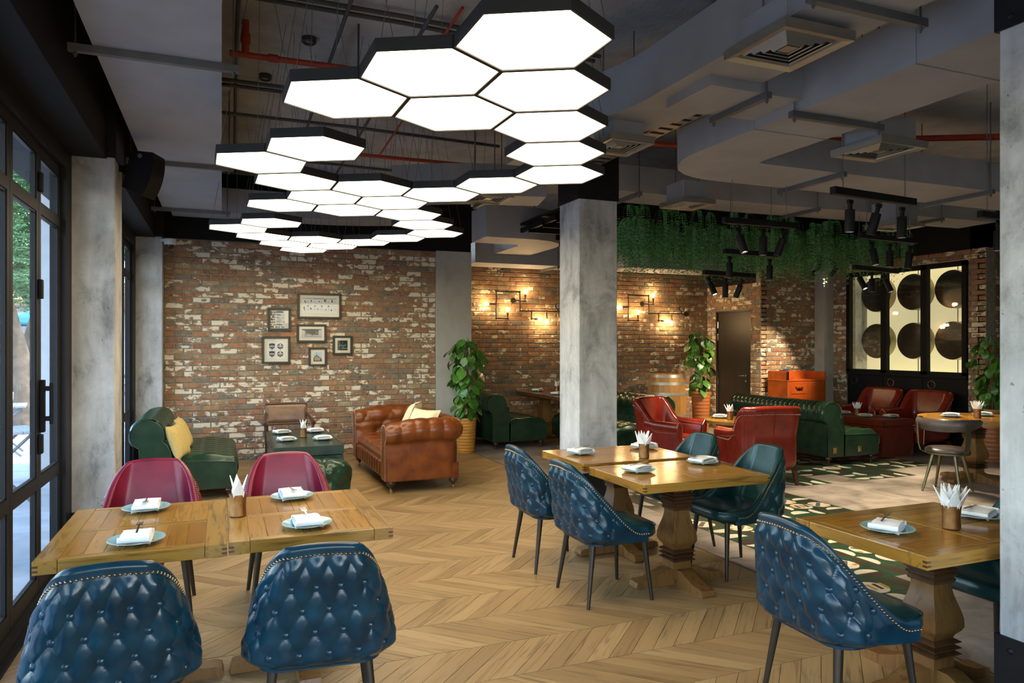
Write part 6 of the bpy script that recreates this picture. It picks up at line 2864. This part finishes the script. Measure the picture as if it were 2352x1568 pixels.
def build_tableware():
    z = 0.752
    setting('left table, beside the glass doors', -0.34, 3.47, z, R(-10), 'fork')
    setting('left table, before the burgundy chair by the column', -0.36, 4.13, z, R(172), 'fork')
    setting('left table, near corner on the right half', 0.37, 3.47, z + 0.004, R(-6), 'fork')
    setting('left table, far corner on the right half', 0.36, 4.13, z + 0.004, R(176), 'fork')
    napkin_cup('on the left table', 0.075, 3.80, z + 0.004, 4, 1)
    setting('middle table, at the corner by the farther blue chair', 2.58, 4.96, z + 0.006, R(-80), 'knife')
    setting('middle table, before the nearer blue chair', 2.59, 4.15, z, R(-84), 'knife')
    setting('middle table, before the nearer teal chair', 3.20, 4.27, z, R(98), 'spoon')
    setting('middle table, before the farther teal chair', 3.20, 5.04, z + 0.006, R(92), None)
    napkin_cup('on the middle table', 2.92, 4.60, z + 0.006, 9, 2)
    setting('right foreground table, before the blue chair', 2.82, 2.40, z, R(-70), 'fork')
    setting('right foreground table, cropped by the column', 3.46, 2.42, z, R(100), 'knife')
    napkin_cup('on the right foreground table', 3.13, 2.32, z, 14, 3)
    z = 0.552
    setting('green trunk table, far left corner', 0.66, 8.92, z, R(-80), None)
    setting('green trunk table, near left corner', 0.66, 8.22, z, R(-85), None)
    setting('green trunk table, far right corner', 1.04, 8.92, z, R(95), None)
    setting('green trunk table, near right corner', 1.04, 8.17, z, R(85), None)
    napkin_cup('on the green trunk table', 0.86, 8.47, z, 4, 4)
    z = 0.622
    setting('small round table, farther from the camera', 6.22, 7.92, z, R(40), None)
    setting('small round table, beside the red chair seen from behind', 6.36, 7.54, z, R(20), None)
    napkin_cup('on the small round table', 6.20, 7.69, z, 7, 5)
    z = 0.532
    setting('red-brown trunk table, far end', 8.95, 8.42, z, R(60), None)
    setting('red-brown trunk table, middle left', 8.88, 7.95, z, R(50), None)
    setting('red-brown trunk table, near right corner', 9.17, 7.75, z, R(80), None)
    napkin_cup('on the red-brown trunk table', 8.98, 8.18, z, 10, 6)
    z = 0.754
    setting('round pine table on the right, left side', 7.98, 5.92, z, R(30), None)
    setting('round pine table on the right, by the column', 8.45, 5.86, z, R(30), None)
    napkin_cup('on the right round table', 8.12, 5.70, z, 10, 7)
    z = 0.817
    setting('long booth table, by the brick wall', 4.95, 11.10, z, R(-60), None)
    setting('long booth table, near the concrete column', 4.90, 10.25, z, R(-60), None)
    napkin_cup('on the long booth table', 5.12, 10.70, z, 5, 8)


build_tableware()


# ------------------------------------------------------------------ outside on the street
def build_street():
    m = MB()
    m.box(-30, -1.14, -12, 42, -0.16, -0.04)
    gr = tag(m.build('pavement', 'street_grey', None, False), kind='structure')
    pm = MB()
    pm.box(0.005, 0.895, 0.005, 0.895, -0.04, -0.02)
    me = pm.mesh('paving_slab', 'paving', False)
    n = 0
    for i in range(6):
        for j in range(20):
            link('paving_slab', me, gr, (-2.1 - i * 0.9, 1.0 + j * 0.9, 0))
    # white rendered pillar outside the doors
    m = MB()
    m.box(-2.06, -1.90, 10.30, 10.52, -0.02, 3.9)
    tag(m.build('street_pillar', 'render_white', None, False, loc=(0, 0, 0)), 'white rendered pillar outside the glass doors', 'pillar')
    # canopy roof edge is the upper floor
    m = MB()
    m.box(-3.0, -1.5, -3.2, 40, 4.4, 4.7)
    tag(m.build('trim_2', 'black_paint', None, False), kind='structure')
    rr = random.Random(21)

    def tree(label, x, y, lean, crown, n):
        t = thing('street_tree', label, 'tree', (x, y, -0.04))
        m = MB()
        m.tube([(0, 0, 0), (lean * 0.3, 0.1, 1.2), (lean, 0.2, 2.6), (lean * 1.2, 0.3, 4.2)], [0.26, 0.21, 0.18, 0.1], 10)
        m.tube([(lean, 0.2, 2.6), (lean + 0.8, -0.3, 3.6), (lean + 1.5, -0.6, 4.4)], [0.13, 0.09, 0.05], 7)
        m.tube([(lean * 0.9, 0.2, 2.4), (lean - 0.9, 0.1, 3.5), (lean - 1.7, -0.4, 4.2)], [0.13, 0.09, 0.05], 7)
        m.build('trunk', 'bark', t)
        m = MB()
        vs, fs = [], []
        for k in range(n):
            # feathery sprays: a spine with leaflets
            c = Vector((rr.gauss(0, crown[0]), rr.gauss(0, crown[1]), rr.uniform(crown[2], crown[3])))
            a = rr.uniform(0, 2 * PI)
            d = Vector((math.cos(a), math.sin(a), rr.uniform(-0.5, 0.1))).normalized()
            s = Vector((-d.y, d.x, 0)).normalized()
            for q in range(6):
                p = c + d * (q * 0.055)
                w = 0.10 * (1 - 0.10 * q)
                for sg in (-1, 1):
                    o = len(vs)
                    vs += [p, p + s * (sg * w * 0.5) + d * 0.035, p + s * (sg * w) + d * 0.02 - Vector((0, 0, 0.02)), p + s * (sg * w * 0.5) - d * 0.012]
                    fs.append((o, o + 1, o + 2, o + 3))
        m.add(vs, fs)
        o = m.build('foliage', 'tree_leaf', t, False)
        o['kind'] = 'stuff'
    tree('feathery green street tree with leaning trunk outside the doors', -4.25, 19.0, 0.5, (1.3, 1.8, 2.5, 8.0), 5200)
    tree('second feathery street tree nearer the glass doors', -3.3, 15.6, -0.5, (0.7, 1.2, 2.7, 6.5), 3600)
    # pale building with a tiled roof
    t = thing('street_building', 'pale building with red tiled awning across the street', 'building', (-9.0, 33, 0))
    m = MB()
    m.box(-9, 7, 0, 6, 0, 3.3)
    m.build('wall', 'render_white', t, False)
    m = MB()
    m.prism([(-0.9, 3.1), (1.5, 4.1), (1.5, 4.2), (-0.9, 3.25)], -9.3, 7.3, 'x')
    m.build('roof', 'roof_tile', t, False)
    for k in range(5):
        m = MB()
        m.box(-7.5 + k * 2.8, -6.2 + k * 2.8, -0.03, 0.05, 0.9, 2.5)
        w = m.build('window', 'street_grey', t, False)
    t = thing('parasol', 'teal street parasol beyond the railing', 'parasol', (-4.6, 24.0, 0))
    m = MB()
    m.lathe([(1.3, 2.15), (1.32, 2.2), (0.05, 2.75), (0.001, 2.78)], 8, False)
    m.build('canopy', 'umbrella_teal', t, False)
    m = MB()
    m.cyl((0, 0, -0.04), (0, 0, 2.75), 0.03)
    m.build('pole', 'white_plastic', t)
    # railing
    t = thing('street_railing', 'dark lattice railing across the terrace', 'railing', (-6.2, 16.2, -0.02))
    m = MB()
    m.box(0, 5.0, -0.02, 0.02, 0.98, 1.03)
    m.box(0, 5.0, -0.02, 0.02, 0.62, 0.66)
    m.box(0, 5.0, -0.02, 0.02, 0.10, 0.14)
    m.build('rail', 'street_grey', t, False)
    for k in range(11):
        m = MB()
        m.box(k * 0.49, k * 0.49 + 0.03, -0.02, 0.02, 0.0, 1.03)
        m.build('post', 'street_grey', t, False)
    for k in range(10):
        m = MB()
        x = k * 0.49 + 0.03
        m.tube([(x, 0, 0.66), (x + 0.46, 0, 0.98)], 0.012, 5)
        m.tube([(x, 0, 0.98), (x + 0.46, 0, 0.66)], 0.012, 5)
        m.build('lattice', 'street_grey', t, False)

    def out_table(label, x, y, rz):
        t = thing('terrace_table', label, 'table', (x, y, -0.02), rz)
        m = MB()
        for k in range(6):
            m.box(-0.40 + k * 0.135, -0.40 + k * 0.135 + 0.125, -0.35, 0.35, 0.71, 0.735)
        m.build('top', 'paving', t, False)
        for sy in (-0.3, 0.3):
            m = MB()
            m.tube([(-0.35, sy, 0), (0.35, sy, 0.70)], 0.016, 6)
            m.tube([(0.35, sy, 0), (-0.35, sy, 0.70)], 0.016, 6)
            m.build('cross_leg', 'street_grey', t)
        m = MB()
        m.tube([(-0.2, -0.3, 0.15), (-0.2, 0.3, 0.15)], 0.012, 6)
        m.tube([(0.2, -0.3, 0.15), (0.2, 0.3, 0.15)], 0.012, 6)
        m.build('stretcher', 'street_grey', t)

    def out_chair(label, x, y, rz, cushion):
        t = thing('terrace_chair', label, 'chair', (x, y, -0.02), rz)
        m = MB()
        for k in range(5):
            m.box(-0.20, 0.20, -0.19 + k * 0.08, -0.12 + k * 0.08, 0.44, 0.455)
        m.build('seat', 'white_plastic', t, False)
        for s in (-1, 1):
            m = MB()
            m.tube([(s * 0.2, 0.22, 0), (s * 0.2, -0.22, 0.86)], 0.012, 6)
            m.build('leg', 'white_plastic', t)
            m = MB()
            m.tube([(s * 0.17, -0.22, 0), (s * 0.17, 0.2, 0.45)], 0.012, 6)
            m.build('leg', 'white_plastic', t)
        for k in range(5):
            m = MB()
            m.box(-0.17 + k * 0.075, -0.14 + k * 0.075, -0.225, -0.205, 0.52, 0.86)
            m.build('back_slat', 'white_plastic', t, False)
        if cushion:
            m = MB()
            m.box(-0.19, 0.19, -0.18, 0.2, 0.456, 0.50, 0.015)
            m.box(-0.18, 0.18, -0.20, -0.15, 0.50, 0.80, 0.015)
            m.build('cushion', 'cushion_orange', t, True, 50)
    out_table('grey folding terrace table just outside the glass doors', -2.25, 8.9, R(20))
    out_chair('folding terrace chair with orange cushion behind the near table', -2.55, 9.9, R(170), True)
    out_table('grey folding terrace table farther along the terrace', -3.1, 12.6, R(10))
    out_chair('white folding terrace chair with orange pad beyond the second table', -3.3, 13.5, R(185), True)
    out_chair('white folding terrace chair without cushion near the railing', -3.9, 14.8, R(30), False)
    out_table('grey folding terrace table out past the second window', -2.1, 6.3, R(0))


build_street()
